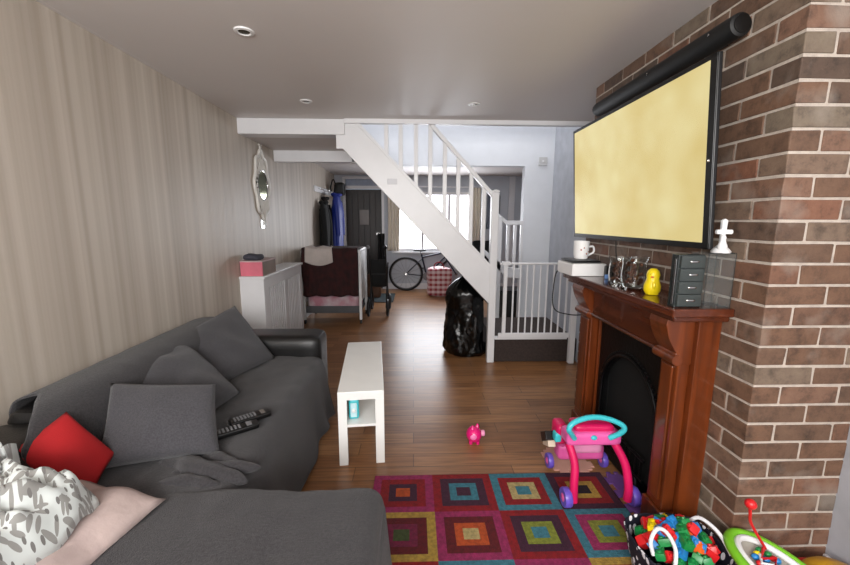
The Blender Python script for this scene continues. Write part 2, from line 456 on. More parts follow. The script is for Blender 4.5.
# far wall: front door, window
g = G(); y0,y1 = YB,YB+.12
g.box((XL-.1,y0,0),(-1.40,y1,H)); g.box((-1.40,y0,2.26),(-.60,y1,H)); g.box((-.60,y0,0),(-.40,y1,H))
g.box((-.40,y0,0),(1.30,y1,.78)); g.box((-.40,y0,1.98),(1.30,y1,H)); g.box((1.30,y0,0),(XF+.1,y1,H))
struct('wall_far', g, mat('far_wall_paint', (.74,.76,.79), .6))
d = thing('door_1', None, None, (-1.0,YB,0), kind='structure')
g = G(); g.box((-1.36,YB+.03,.01),(-.64,YB+.07,2.02))
obj('door_leaf', g, M_dwood, d, bev=.004)
g = G()
for i in range(6): g.box((-1.345+i*.117,YB+.022,.06),(-1.235+i*.117,YB+.032,1.97))
obj('door_planks', g, M_dwood, d, bev=.004)
obj('door_window', G().box((-1.09,YB+.012,1.32),(-.90,YB+.022,1.62)), mat('frosted_pane', (.30,.24,.22), .3), d, bev=.003)
obj('letter_plate', G().box((-.76,YB+.0,1.12),(-.68,YB+.02,1.16)), M_chrome, d, bev=.003)
g = G(); g.box((-1.41,YB-.02,0),(-1.36,YB+.1,2.26)); g.box((-.64,YB-.02,0),(-.59,YB+.1,2.26)); g.box((-1.36,YB-.02,2.03),(-.64,YB+.1,2.09)); g.box((-1.36,YB-.02,2.22),(-.64,YB+.1,2.27))
obj('door_frame', g, M_white, d, bev=.004)
obj('transom_pane', G().box((-1.36,YB+.04,2.09),(-.64,YB+.06,2.22)), mat('transom_frost', (.62,.66,.74), .3), d)
w1 = thing('window_1', None, None, (.45,YB,.78), kind='structure')
g = G()
g.box((-.40,YB,.78),(1.30,YB+.08,.84)); g.box((-.40,YB,1.92),(1.30,YB+.08,1.98)); g.box((-.40,YB,.84),(-.34,YB+.08,1.92)); g.box((1.24,YB,.84),(1.30,YB+.08,1.92))
g.box((.16,YB,.84),(.21,YB+.07,1.92)); g.box((.70,YB,.84),(.75,YB+.07,1.92))
obj('window_frame', g, M_white, w1, bev=.004)
obj('window_sill', G().box((-.44,YB-.09,.75),(1.34,YB+.0,.78)), M_white, w1, bev=.005)
M_glowpane = mat('glowing_daylight_pane', (.97,.97,1.0), .7, emit=4.5)  # pane itself glows, standing in for bright daylight outside
obj('window_pane', G().box((-.34,YB+.03,.84),(1.24,YB+.035,1.92)), M_glowpane, w1)
# beams / trims
struct('trim_1', G().box((XL,3.62,2.165),(-.62,3.78,2.2995)), M_white, bev=.004)
struct('trim_2', G().box((XL,4.5,2.055),(-.62,4.62,2.2995)), M_white, bev=.004)
g = G(); g.box((-.62,3.60,2.262),(XR,3.66,2.42)); struct('trim_3', g, M_white, bev=.003)
struct('trim_4', G().prism([(-1.6,H),(-1.6,H-.001),(3.62,H-.001),(3.62,H)], 'X', XL, XL+.02), M_ceil)
g = G(); g.box((XL,4.7,0),(XL+.015,YB,.1)); struct('baseboard_left', g, M_white, bev=.003)
g = G(); g.box((-.59,YB-.015,0),(XF,YB,.12)); struct('baseboard_far', g, M_white, bev=.003)
g = G(); g.box((XR-.015,-1.6,0),(XR,1.28,.1)); struct('baseboard_right', g, M_white, bev=.003)
struct('trim_5', G().box((1.93,YB-.03,0),(2.05,YB,2.29)), M_white, bev=.004)

# chimney breast: real bricks on a mortar core
Y0, Y1 = 1.282, 2.735
g = G(); g.box((XB+.004,Y0+.004,0),(XR,Y1-.004,H))
chim = struct('wall_chimney_mortar', g, M_mortar)
bm = bmesh.new(); col = bm.loops.layers.float_color.new('tone')
def brick(x0,y0,z0,x1,y1,z1):
    t = random.random(); e = .0015
    vs = [bm.verts.new((x+random.uniform(-e,e), y+random.uniform(-e,e), z+random.uniform(-e,e))) for x,y,z in
          ((x0,y0,z0),(x1,y0,z0),(x1,y1,z0),(x0,y1,z0),(x0,y0,z1),(x1,y0,z1),(x1,y1,z1),(x0,y1,z1))]
    for f in ((0,3,2,1),(4,5,6,7),(0,1,5,4),(1,2,6,5),(2,3,7,6),(3,0,4,7)):
        fc = bm.faces.new([vs[i] for i in f])
        for l in fc.loops: l[col] = (t,t,t,1)
D = .012
ztop = 2.082+.075*3
for i in range(-3, 28):
    z1 = 2.082-.075*i-.005; z0 = z1-.065
    z0 = max(z0, .001); z1 = min(z1, H-.001)
    if z1-z0 < .01: continue
    even = i % 2 == 0
    # corner brick wraps both faces
    ly = .1025 if even else .215; lx = .215 if even else .1025
    brick(XB,Y0,z0,XB+lx,Y0+ly,z1) if even else brick(XB,Y0,z0,XB+lx,Y0+ly,z1)
    y = Y0+ly+.01
    while y < Y1-.01:
        ye = min(y+.215, Y1); brick(XB,y,z0,XB+.05,ye,z1); y = ye+.01
    x = XB+lx+.01
    while x < XR-.02:
        xe = min(x+.215, XR); brick(x,Y0,z0,xe,Y0+.05,z1); x = xe+.01
    x = XB+.06
    while x < XR-.02:
        xe = min(x+.215, XR); brick(x,Y1-.05,z0,xe,Y1,z1); x = xe+.01
gg = G(); gg.bm.free(); gg.bm = bm
struct('wall_chimney', gg, M_brick, bev=.0035)

# ================================================================== STAIRS
YS = 3.66
st = thing('staircase', 'white painted open staircase with spindle banister rising left to the ceiling', 'staircase', (.1,4.1,0))
# stringer (near) with squared bottom into newel
poly = [(.775,.565),(.775,.955),(-.49,2.275),(-.62,2.275),(-.62,2.165),(-.70,2.165),(-.70,2.045),(-.64,2.045)]
obj('stringer', G().prism(poly,'Y',YS-.03,YS+.02), M_white, st, bev=.005)
obj('stringer', G().prism(poly,'Y',4.50,4.54), M_white, st, bev=.005)
obj('stringer_moulding', G().prism([(.745,.955),(.745,.985),(-.50,2.285),(-.53,2.275)],'Y',YS-.036,YS+.03), M_white, st, bev=.003)
obj('label_plate', G().box((-.24,YS-.034,1.735),(-.15,YS-.028,1.785)), mat('pale_grey_plate', (.78,.78,.80), .4), st, bev=.002)
# treads and soffit between the stringers
n = 8; x_a, z_a = .745, .25
rise = .19; run = .181; z_a = .655
for i in range(7):
    z = z_a+rise*(i+1); x = x_a-run*i
    obj('tread', G().box((x-run-.02,YS+.02,z-.03),(x+.01,4.5,z)), M_white, st, bev=.004)
    obj('riser', G().box((x-.012,YS+.02,z-rise),(x,4.5,z-.03)), M_white, st)
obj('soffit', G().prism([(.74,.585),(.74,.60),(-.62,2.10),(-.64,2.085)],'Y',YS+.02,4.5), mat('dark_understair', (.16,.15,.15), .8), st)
# handrail and balusters
hr0, hr1 = (.775,1.615), (.09,2.345)
def railz(x): return hr0[1]+(hr0[0]-x)*(hr1[1]-hr0[1])/(hr0[0]-hr1[0])
obj('handrail', G().prism([(.755,railz(.755)-.03),(.755,railz(.755)+.025),(.155,railz(.155)+.025),(.155,railz(.155)-.03)],'Y',YS-.03,YS+.03), M_white, st, bev=.008)
def strz(x): return .955+(.775-x)*(2.275-.955)/(.775+.49)
for x in (-.247,-.116,.024,.156,.292,.419,.542,.665):
    zt = min(railz(x)-.015, 2.285)
    zb = strz(x)-.02
    obj('baluster', G().box((x-.019,YS-.019,zb),(x+.019,YS+.019,zt)), M_white, st, bev=.003)
obj('newel_post', G().box((.735,YS-.035,0),(.805,YS+.035,1.67)), M_white, st, bev=.006)
obj('newel_cap', G().prism([(.73,1.67),(.81,1.67),(.805,1.685),(.77,1.695),(.735,1.685)],'Y',YS-.04,YS+.04), M_white, st, bev=.003)
# landing step
M_step = mat('grey_brown_carpet', (.235,.19,.175), .95, col2=(.19,.155,.145), nscale=60, bump=.4, bscale=200)
obj('landing_step', G().box((.81,YS-.005,0),(XR,4.54,.235)), M_step, st, bev=.006)
obj('landing_nosing', G().box((.81,YS-.02,.235),(1.54,YS+.05,.255)), M_white, st, bev=.004)
# rear balustrade on the far side of the landing
obj('rear_newel', G().box((.99,4.50,.235),(1.045,4.555,1.46)), M_white, st, bev=.004)
g = G(); g.prism([(1.0,1.44),(1.0,1.49),(1.10,1.41),(1.30,1.41),(1.30,1.36),(1.09,1.36)],'Y',4.505,4.55); obj('rear_handrail', g, M_white, st, bev=.004)
g = G(); g.prism([(.81,1.05),(.81,1.10),(1.1,.86),(1.31,.84),(1.31,.72),(1.1,.74)],'Y',4.50,4.55); obj('rear_base_rail', g, M_white, st, bev=.004)
for x in (1.12,1.205,1.285): obj('rear_baluster', G().box((x-.016,4.512,.8),(x+.016,4.544,1.38)), M_white, st, bev=.003)

# gate
ga = thing('stair_gate', 'white metal safety gate with thin bars across the foot of the stairs', 'stair gate', (1.18,YS-.03,0))
yg = YS-.045
obj('top_rail', G().tube([(.83,yg,1.0),(1.5,yg,1.0)], .011), M_white, ga, smooth=True)
obj('bottom_rail', G().box((.835,yg-.012,.262),(1.54,yg+.012,.312)), M_white, ga, bev=.006)
g = G(); g.box((.87,yg-.014,.3),(.905,yg+.014,1.0)); obj('latch_post', g, M_white, ga, bev=.004)
g = G(); g.box((1.545,yg-.03,0),(1.60,yg+.02,.78)); g.box((1.55,yg-.01,.70),(1.643,yg+.012,.75)); obj('wall_post', g, M_white, ga, bev=.005)
g = G(); g.box((1.487,yg-.01,.3),(1.503,yg+.01,1.0)); obj('hinge_post', g, M_white, ga, bev=.003)
for i in range(8):
    x = .968+i*.0655
    obj('bar', G().tube([(x,yg,.3),(x,yg,1.0)], .0085), M_white, ga, smooth=True)
obj('gate_latch', G().box((.85,yg-.02,.985),(.93,yg+.02,1.02)), M_white, ga, bev=.004)

# ================================================================== LIGHT FITTINGS
sp = thing('ceiling_spotlight', 'recessed round ceiling spotlight nearest the camera, largest of the three', 'ceiling light', (-.815,2.03,H))
obj('bezel', G().lathe([(.026,-.002),(.032,-.008),(.045,-.006),(.047,0),(.04,.001)],(-.815,2.03,H),seg=24), M_whitep, sp, smooth=True)
obj('lamp', G().lathe([(.0,-.004),(.02,-.0045),(.031,-.003),(.031,0)],(-.815,2.03,H),seg=20), mat('dark_lamp_face', (.25,.22,.16), .25, .6), sp, smooth=True)
sp['group'] = 'recessed ceiling spotlights'
copy_tree(sp, (-.818,3.115,H), 'recessed ceiling spotlight near the left end of the white beam')
copy_tree(sp, (.471,3.132,H), 'small recessed ceiling spotlight above the banister')

# ================================================================== BENCH
be = thing('bench', 'long low white bench table standing on the wooden floor', 'bench', (-.30,2.5,0))
A = .100
Mb = rotM((-.427,2.021,0), A)
L_, W_ = .90, .26
obj('top', G().box((0,0,.40),(W_,L_,.45),Mb), M_whiteL, be, bev=.002)
for x in (0,W_-.05):
    for y in (0,L_-.05):
        obj('leg', G().box((x,y,0),(x+.05,y+.05,.40),Mb), M_whiteL, be, bev=.0015)
obj('shelf', G().box((.05,.004,.235),(W_-.05,L_-.004,.25),Mb), M_whiteL, be)
obj('rear_panel', G().box((.05,.40,.25),(W_-.05,.41,.40),Mb), M_whiteL, be)
# toy in the bench
t = thing('toy_cup', 'turquoise and white toy box on the shelf inside the white bench', 'toy', Mb @ Vector((.09,.09,.25)))
obj('frame', G().rbox((.055,.06,.2505),(.115,.10,.375),.012,8,Mb), M_turq, t, smooth=True)
obj('face_panel', G().rbox((.066,.052,.268),(.104,.062,.355),.004,6,Mb), mat('milky_plastic', (.75,.88,.9), .2), t, smooth=True)
obj('knob', G().ell(Mb @ Vector((.085,.05,.31)), (.012,.008,.012)), M_whitep, t, smooth=True)

# ================================================================== SOFA
so = thing('corner_sofa', 'black leather corner sofa along the striped wall, mostly covered with charcoal throws', 'sofa', (-1.1,1.7,0))
obj('base', G().rbox((-1.5,.20,.04),(-.67,2.76,.30),.04,10), M_leather, so, smooth=True)
obj('chaise_base', G().rbox((-1.45,.22,.04),(-.14,1.22,.30),.04,10), M_leather, so, smooth=True)
obj('seat_cushion', G().rbox((-1.25,1.22,.28),(-.66,2.58,.425),.05,12), M_leather, so, smooth=True)
obj('chaise_cushion', G().rbox((-1.3,.24,.28),(-.16,1.21,.425),.05,12), M_leather, so, smooth=True)
obj('armrest', G().rbox((-1.5,2.59,.04),(-.66,2.86,.595),.055,12), M_leather, so, smooth=True)
obj('backrest', G().rbox((-1.545,1.36,.10),(-1.30,2.80,.70),.06,12), M_leather, so, smooth=True)
obj('backrest_end', G().rbox((-1.545,.1,.10),(-1.25,1.36,.675),.06,12), M_leather, so, smooth=True)
for x,y in ((-1.44,.3),(-.74,2.74),(-1.44,2.74),(-.22,.32),(-.22,1.12)):
    obj('foot', G().lathe([(.02,0),(.028,.05)],(x,y,0),seg=10), M_blackm, so, smooth=True)
# throw over the seats
def prof(s, P):
    # piecewise-linear path by arc length
    d = [0]
    for a, b in zip(P, P[1:]): d.append(d[-1]+(Vector(b)-Vector(a)).length)
    t = s*d[-1]
    for i in range(len(P)-1):
        if t <= d[i+1] or i == len(P)-2:
            k = (t-d[i])/(d[i+1]-d[i]); return Vector(P[i]).lerp(Vector(P[i+1]), k)
seatP = smoothpath([(-1.562,.42,0),(-1.558,.66,0),(-1.49,.725,0),(-1.35,.735,0),(-1.27,.68,0),(-1.235,.54,0),(-1.17,.455,0),(-1.0,.447,0),(-.76,.447,0),(-.67,.435,0),(-.635,.37,0),(-.625,.2,0),(-.61,.06,0),(-.60,.02,0)], 5)
def seat_fn(u, v):
    y0_ = 1.16+.26*(1-min(1,max(0,(v-.22)/.12)))
    y = y0_+u*(2.60-y0_)
    p = prof(v, seatP); x, z = p.x, p.y
    hang = max(0, (.40-z)/.4) if x > -.8 else 0
    w = .012*noise.noise(Vector((x*5,y*4,z*4)))+.006*noise.noise(Vector((x*13,y*11,z*9)))
    if x > -1.2 and not hang: z += w+.004
    elif hang: x += .02*hang+.018*hang*sin(y*17+2*sin(y*5)); z = max(z,.015+.012*(1+noise.noise(Vector((y*6,0,0)))))
    else: x += max(w, -.002) if x > -1.5 else 0; z += abs(w)*.5
    x += -.035*max(0,(y-2.2)/.4)*0
    return Vector((x, y, z))
obj('sofa_throw', G().grid(seat_fn, 60, 110), M_throw, None, smooth='all', solid=.008, label='charcoal throw draped over the long seat and back of the sofa', cat='throw')
# throw over the chaise
def ch_fn():
    g = G(); g.rbox((-1.22,.20,.012),(-.105,1.265,.462),.055,44,None,0)
    for v in g.bm.verts:
        p = v.co
        if p.z < .40:
            k = (.44-p.z)/.44
            if p.x > -.16: p.x += .022*k*sin(p.y*19)+.06*k
            if p.y > 1.2: p.y += .018*k*sin(p.x*21)+.02*k
        else: p.z += .012*noise.noise(p*4)+.005*noise.noise(p*13)
    # drop the bottom cap
    fs = [f for f in g.bm.faces if all(abs(v.co.z-.012) < .002 for v in f.verts)]
    bmesh.ops.delete(g.bm, geom=fs, context='FACES')
    return g
obj('chaise_throw', ch_fn(), M_throw, None, smooth='all', label='charcoal throw covering the chaise end of the sofa nearest the camera', cat='throw')
# crumpled ridges of throw between cushion and chaise
def ridges():
    g = G(); random.seed(11)
    for (x0,y0,x1,y1,r) in ((-1.02,1.42,-.62,1.30,.040),(-.93,1.34,-.60,1.38,.030),(-.88,1.46,-.66,1.36,.028),(-.95,1.285,-.70,1.275,.026)):
        pts = []; rs = []
        for k in range(25):
            t = k/24
            pts.append(Vector((x0+(x1-x0)*t, y0+(y1-y0)*t+.022*noise.noise(Vector((t*3,r*90,0))), .452+.5*r*sin(PI*t)-.4*r)))
            rs.append(r*(.15+.85*sin(PI*t)**.6)*(1+.35*noise.noise(Vector((t*6,r*50,3)))))
        g.tube(pts, rs, 14)
    return g
obj('crumpled_fold', ridges(), M_throw, bpy.data.objects['sofa_throw'], smooth='all')

# cushions
def cushion(name, c4, T, m, label, cat='cushion', group=None, **k):
    return obj(name, G().pillow(c4, T, n=22, **k), m, None, smooth='all', label=label, cat=cat, group=group)
cushion('cushion', [(-1.27,1.55,.725),(-.875,1.62,.685),(-.785,1.44,.47),(-1.19,1.33,.475)], .065, M_cush, 'square charcoal cushion propped at the corner of the sofa beside the remotes', group='charcoal sofa cushions', pinch=.035)
cushion('cushion', [(-1.47,2.16,.68),(-1.27,2.69,.80),(-.95,2.54,.465),(-1.14,1.99,.475)], .085, M_cush, 'charcoal back cushion leaning by the black armrest at the far end', group='charcoal sofa cushions', seed=4, pinch=.03, wr=.012)
cushion('cushion', [(-1.43,1.70,.66),(-1.37,2.18,.71),(-.94,1.98,.475),(-1.0,1.62,.48)], .085, M_cush, 'wide charcoal back cushion in the middle of the sofa, behind the propped one', group='charcoal sofa cushions', seed=9, pinch=.03, wr=.014)
cushion('cushion', [(-1.255,1.325,.715),(-1.13,1.36,.525),(-1.13,1.25,.455),(-1.305,1.13,.655)], .045, M_red, 'red square cushion leaning on the sofa back', seed=2, pinch=.04)
cushion('pillow', [(-1.20,1.27,.50),(-.83,1.175,.475),(-.89,.74,.475),(-1.25,.80,.49)], .055, M_beige, 'pinkish beige pillow lying flat on the chaise under the leaf blanket', cat='pillow', wr=.022, seed=5)
def blank(u, v):
    x = -1.50+u*.53; y = .50+v*.64-.06*u*v
    edge = min(u,1-u,v,1-v)
    x += .05*noise.noise(Vector((u*3,v*3,2))); y += .04*noise.noise(Vector((u*3,v*3,7)))
    cr = noise.noise(Vector((u*7+v*3,v*6,0)))
    ridge = 1-abs(noise.noise(Vector((u*7,v*9-u*4,4)))*2)
    r2_ = 1-abs(noise.noise(Vector((u*13+v*6,v*12,9)))*2)
    z = .575+.085*min(1,edge*6)**.5+.035*cr+(.045*ridge+.018*r2_)*min(1,edge*8)
    if edge < .06: z -= (.06-edge)*.8
    if x < -1.22: z = max(z, .70+.02*cr+.03*ridge)
    return Vector((x, y, z))
obj('blanket', G().grid(blank, 110, 110, uv=True), M_leaf, None, smooth='all', solid=.012, label='crumpled white blanket printed with grey leaves heaped on the near end of the sofa', cat='blanket')
# remotes
def remote(name, cx, cy, rz, l, w, label, silver):
    t = thing(name, label, 'remote control', (cx,cy,.462), group=None)
    M = rotM((cx,cy,.462), rz, rx=.0)
    obj('body', G().rbox((-w/2,-l/2,0),(w/2,l/2,.026),.008,8,M), M_blackp, t, smooth=True)
    g = G()
    for i in range(7):
        for j in range(3):
            g.box((-w*.3+j*w*.25,-l*.4+i*l*.08,.0255),(-w*.3+j*w*.25+w*.14,-l*.4+i*l*.08+l*.045,.0285),M)
    obj('buttons', g, M_grey, t)
    obj('silver_panel', G().box((-w*.36,l*.25,.0255),(w*.36,l*.36,.0275),M), M_chrome if silver else M_grey, t)
remote('remote_control', -.80,1.60,-.95,.20,.056,'black remote control on the sofa seat, nearer the charcoal cushion',False)
remote('remote_control', -.775,1.71,-.90,.18,.06,'black remote control with silver panel, nearer the seat edge',True)

# ================================================================== RUG
cols = dict(r=(.66,.05,.09), dr=(.45,.04,.08), m=(.72,.17,.42), p=(.30,.10,.22), t=(.28,.58,.66), y=(.84,.68,.28), c=(.87,.78,.52), o=(.88,.36,.12), g=(.62,.66,.22), dg=(.30,.36,.16), k=(.14,.06,.12), mg=(.55,.10,.28))
keys = list(cols); cols = {k: tuple(x*.79 for x in v) for k, v in cols.items()}
RM = [mat('rug_pile_'+k, cols[k], .97, col2=tuple(x*.82 for x in cols[k]), nscale=60, bump=.8, bscale=220) for k in keys]
tiles = {(0,0):'mrpo',(0,1):'rptp',(0,2):'trct',(0,3):'pryk',(1,0):'yrmg',(1,1):'mdoc',(1,2):'rpgt',(1,3):'tmgt',(2,0):'rpct',(2,1):'tryp',(2,2):'mdrc',(2,3):'yrpo',(3,0):'tmgp',(3,1):'rcpt',(3,2):'yrto',(3,3):'mprg'}
g = G(); x0r, y0r, tw, th = -.212, 1.915, .3145, .272
def rugquad(xa,ya,xb,yb,mi,z=.0115):
    v = [g.bm.verts.new(p) for p in ((xa,ya,z),(xb,ya,z),(xb,yb,z),(xa,yb,z))]
    f = g.bm.faces.new(v); f.material_index = mi
g.box((x0r,y0r-4*th,0),(x0r+4*tw,y0r,.011))
fr = [0,.13,.27,.385,.5]
for (r_,c_), code in tiles.items():
    xa, ya = x0r+c_*tw, y0r-(r_+1)*th
    code = [('dr' if q=='d' else q) for q in code]
    if (r_,c_)==(1,0): code = ['y','dr','mg','dg']
    if (r_,c_)==(1,1): code = ['m','dr','o','c']
    for k in range(4):
        a = fr[k]; ins_x, ins_y = tw*a, th*a
        X0, X1, Y0_, Y1_ = xa+ins_x, xa+tw-ins_x, ya+ins_y, ya+th-ins_y
        rugquad(X0, Y0_, X1, Y1_, keys.index(code[k]), .0113+.0004*k)
obj('rug', g, RM, None, label='multicoloured rug patterned with nested squares on the wooden floor', cat='rug')
def foam(x0,y0,x1,y1,m,label):
    # interlocking puzzle edge on every side
    P = []
    def side(ax, ay, bx, by):
        L = math.hypot(bx-ax, by-ay); nx, ny = (by-ay)/L, -(bx-ax)/L
        k = max(2, int(L/.09)); out = [(ax,ay)]
        for i in range(k):
            t0 = (i+.28)/k; t1 = (i+.72)/k; d = .022
            for tt, dd in ((t0,0),(t0-.05/k,d),(t1+.05/k,d),(t1,0)):
                out.append((ax+(bx-ax)*tt+nx*dd, ay+(by-ay)*tt+ny*dd))
        return out
    P = side(x0,y0,x1,y0)+side(x1,y0,x1,y1)+side(x1,y1,x0,y1)+side(x0,y1,x0,y0)
    obj('foam_tile', G().prism(P,'Z',0.0,.009), m, None, bev=.002, label=label, cat='play mat')
foam(.80,1.945,1.02,2.14, mat('peach_foam', (.80,.60,.54), .8), 'peach foam puzzle mat tile behind the toy walker')
foam(1.075,1.60,1.16,1.90, mat('purple_foam', (.42,.27,.55), .8), 'purple foam puzzle mat tile between rug and fireplace')

# ================================================================== FIREPLACE
fp = thing('fireplace_surround', 'stained pine mantelpiece and surround with curved brackets against the brick chimney', 'fireplace', (1.12,1.93,0))
YC = 1.925
g = G(); g.box((1.0,1.40,1.035),(XB,2.50,1.07)); g.box((1.02,1.42,1.012),(XB,2.46,1.035))
obj('mantel_shelf', g, M_pineH, fp, bev=.006)
obj('frieze', G().box((1.10,1.60,.835),(XB,2.25,1.012)), M_pineH, fp, bev=.003)
obj('frieze_moulding', G().tube([(1.10,1.60,.84),(1.10,2.25,.84)], .011), M_pineH, fp, smooth=True)
for (ya, yb) in ((1.465,1.60),(2.25,2.42)):
    g = G(); g.box((1.15,ya-.012 if ya<2 else ya,0),(XB,yb+(.012 if ya>2 else 0),1.012)); obj('leg', g, M_pine, fp, bev=.004)
    g = G(); g.box((1.10,ya+.012,.13),(1.15,yb-.012,.86)); 
    obj('pilaster', g, M_pine, fp, bev=.006)
    obj('raised_panel', G().box((1.090,ya+.034,.17),(1.102,yb-.034,.80)), M_pine, fp, bev=.005)
    obj('plinth', G().box((1.085,ya,0),(1.155,yb,.13)), M_pine, fp, bev=.006)
    # scrolled corbel
    pc = [(1.155,1.012),(1.035,1.012),(1.03,.985)]
    pc += [(1.035+.055*(1-cos(a))*.9, .985-.12*a/(PI/2)) for a in [PI/2*i/8 for i in range(1,9)]]
    pc += [(1.07,.85),(1.065,.835),(1.075,.82),(1.095,.815),(1.155,.815)]
    obj('corbel', G().prism(pc,'Y',ya+.01,yb-.01), M_pine, fp, bev=.003)
    obj('corbel_scroll', G().lathe([(.022,ya+.0),(.022,yb-.0)],(1.085,0,.838),'Y',16), M_pine, fp, smooth=True)
# iron insert
ins = thing('fireplace_insert', 'black cast iron arched fireplace insert with beaded edge and grate', 'fireplace insert', (1.17,YC,0))
r0, zc = .255, .41
g = G(); 
# faceplate as strips so that the concave outline stays clean
N = 24
outer = []; inner = []
for i in range(N+1):
    a = PI*i/N; inner.append((YC+r0*cos(a), zc+r0*sin(a)))
    c_, s_ = cos(a), sin(a); k = min(.324/abs(c_) if abs(c_)>1e-6 else 9, (.834-zc)/s_ if s_>1e-6 else 9)
    outer.append((YC+c_*k, zc+s_*k))
inner = [(YC+r0,.021)]+inner+[(YC-r0,.021)]; outer = [(YC+.324,.021)]+outer+[(YC-.324,.021)]
for i in range(len(inner)-1):
    q = [outer[i],outer[i+1],inner[i+1],inner[i]]
    g._add([(1.165,a,b) for a,b in q]+[(1.19,a,b) for a,b in q], [(0,1,2,3),(7,6,5,4),(0,4,5,1),(2,6,7,3)])
obj('faceplate', g, M_iron, ins)
g = G(); pts = [(1.16,YC+(r0+.012)*cos(PI*i/30), zc+(r0+.012)*sin(PI*i/30)) for i in range(31)]
g.tube([(1.16,YC+r0+.012,.03)]+pts+[(1.16,YC-r0-.012,.03)], .008)
obj('arch_moulding', g, M_iron, ins, smooth=True)
g = G()
for i in range(41):
    a = PI*i/40; g.ell((1.16,YC+(r0+.034)*cos(a), zc+(r0+.034)*sin(a)), (.006,.006,.006), 6, 4)
obj('bead_trim', g, mat('worn_iron', (.16,.16,.165), .35, .7), ins, smooth=True)
g = G(); g.box((1.236,1.601,.021),(1.2415,2.249,.834)); g.box((1.19,1.601,.021),(1.236,1.606,.834)); g.box((1.19,2.244,.021),(1.236,2.249,.834)); obj('firebox', g, M_firebox, ins)
g = G()
for k in range(9): y = YC-.18+.36*k/8; g.tube([(1.175,y,.09),(1.16,y,.10),(1.165,y,.2)], .006, 6)
g.tube([(1.165,YC-.2,.2),(1.165,YC+.2,.2)], .008); g.tube([(1.165,YC-.2,.09),(1.165,YC+.2,.09)], .008)
obj('grate_bars', g, M_iron, ins, smooth=True)
obj('ash_cover', G().prism([(YC-.19,.022),(YC+.19,.022),(YC+.16,.085),(YC-.16,.085)],'X',1.15,1.165), M_iron, ins, bev=.003)
obj('hearth', G().box((1.165,1.60,0),(1.244,2.249,.02)), mat('black_slate', (.04,.04,.045), .35), ins, bev=.003)

# ================================================================== TV etc.
tv = thing('television', 'large flat television with yellow screen mounted on the brick wall', 'television', (1.075,1.99,1.65))
# tilted panel: bottom further from the camera axis than the top
def tvP(y, z, d): # z from 0 to 1 along height, d = depth behind the face
    xb = 1.10-.05*z; zz = 1.30+.685*z
    return Vector((xb+d*.997, y, zz+d*.072))
def tvbox(g, y0,y1,z0,z1,d0,d1):
    P = [tvP(y,z,d_) for d_ in (d0,d1) for (y,z) in ((y0,z0),(y1,z0),(y1,z1),(y0,z1))]
    g._add(P, [(0,1,2,3),(7,6,5,4),(0,4,5,1),(1,5,6,2),(2,6,7,3),(3,7,4,0)]); return g
ty0, ty1 = 1.395, 2.60
obj('casing', tvbox(G(), ty0,ty1,0,1,.004,.022), M_blackp, tv, bev=.004)
obj('screen', tvbox(G(), ty0+.030,ty1-.018,.035,.975,.001,.0045), M_screen, tv)
g = G(); tvbox(g, ty0,ty1,0,.036,0,.006); tvbox(g, ty0,ty1,.974,1,0,.006); tvbox(g, ty0,ty0+.031,0,1,0,.006); tvbox(g, ty1-.019,ty1,0,1,0,.006)
obj('bezel', g, M_blackp, tv, bev=.002)
g = G(); tvbox(g,1.6,2.4,.15,.85,.022,.05); obj('rear_housing', g, M_blackm, tv, bev=.004)
g = G(); g.box((1.135,1.83,1.5),(1.20,2.13,1.75)); g.box((1.18,1.9,1.45),(XB-.001,2.06,1.80)); obj('wall_bracket', g, M_blackm, tv, bev=.004)
g = G(); g.ell((1.063,ty0-.001,1.62),(.006,.004,.006),8,6); obj('side_screw', g, M_chrome, tv, smooth=True)
sb = thing('projector_screen_tube', 'long black tubular housing fixed along the bricks above the television', 'screen housing', (1.19,2.02,2.12))
obj('tube', G().lathe([(.030,1.487),(.041,1.494),(.042,1.51),(.042,2.57),(.040,2.585),(.03,2.59)],(1.20,0,2.118),'Y',24), M_blackm, sb, smooth=True)
obj('end_cap', G().lathe([(.020,1.483),(.032,1.485),(.032,1.489)],(1.20,0,2.118),'Y',20), M_blackp, sb, smooth=True)
g = G()
for y in (1.62,2.02,2.42): g.box((1.222,y-.02,2.09),(XB-.001,y+.02,2.15))
obj('wall_clip', g, M_blackm, sb)
g = G()
for y in (1.60,2.0): g.ell((1.159,y,2.128),(.002,.004,.004),8,5)
obj('indicator_stud', g, M_chrome, sb, smooth=True)

# ================================================================== MANTEL ITEMS
ZM = 1.0702
b = thing('set_top_box', 'white set-top box on the left end of the mantel', 'set-top box', (1.07,2.4,ZM))
obj('case', G().rbox((.968,2.28,ZM),(1.18,2.52,ZM+.078),.006,8), M_whitep, b, smooth=True)
obj('top_grille', G().box((.985,2.30,ZM+.076),(1.16,2.50,ZM+.081)), M_grey, b, bev=.002)
g = thing('media_box', 'thin black box lying on top of the white set-top box', 'black box', (1.06,2.4,ZM+.081))
obj('body', G().rbox((.975,2.29,ZM+.0815),(1.15,2.49,ZM+.097),.007,8), M_blackp, g, smooth=True)
obj('rim', G().box((.99,2.31,ZM+.0965),(1.13,2.47,ZM+.0985)), M_grey, g, bev=.001)
mug = thing('mug', 'white mug with coloured pattern standing on the set-top box', 'mug', (1.06,2.38,ZM+.0985))
mx, my, mz = 1.06,2.38,ZM+.0987
obj('cup', G().lathe([(.032,0),(.040,.004),(.045,.03),(.047,.112),(.044,.112),(.041,.01),(.0,.008)],(mx,my,mz),seg=28,cap=False), M_whitep, mug, smooth=True)
obj('handle', G().tube(smoothpath([(mx+.038,my-.01,mz+.075),(mx+.066,my-.018,mz+.078),(mx+.07,my-.02,mz+.045),(mx+.039,my-.01,mz+.022)],5), .006), M_whitep, mug, smooth=True)
g = G()
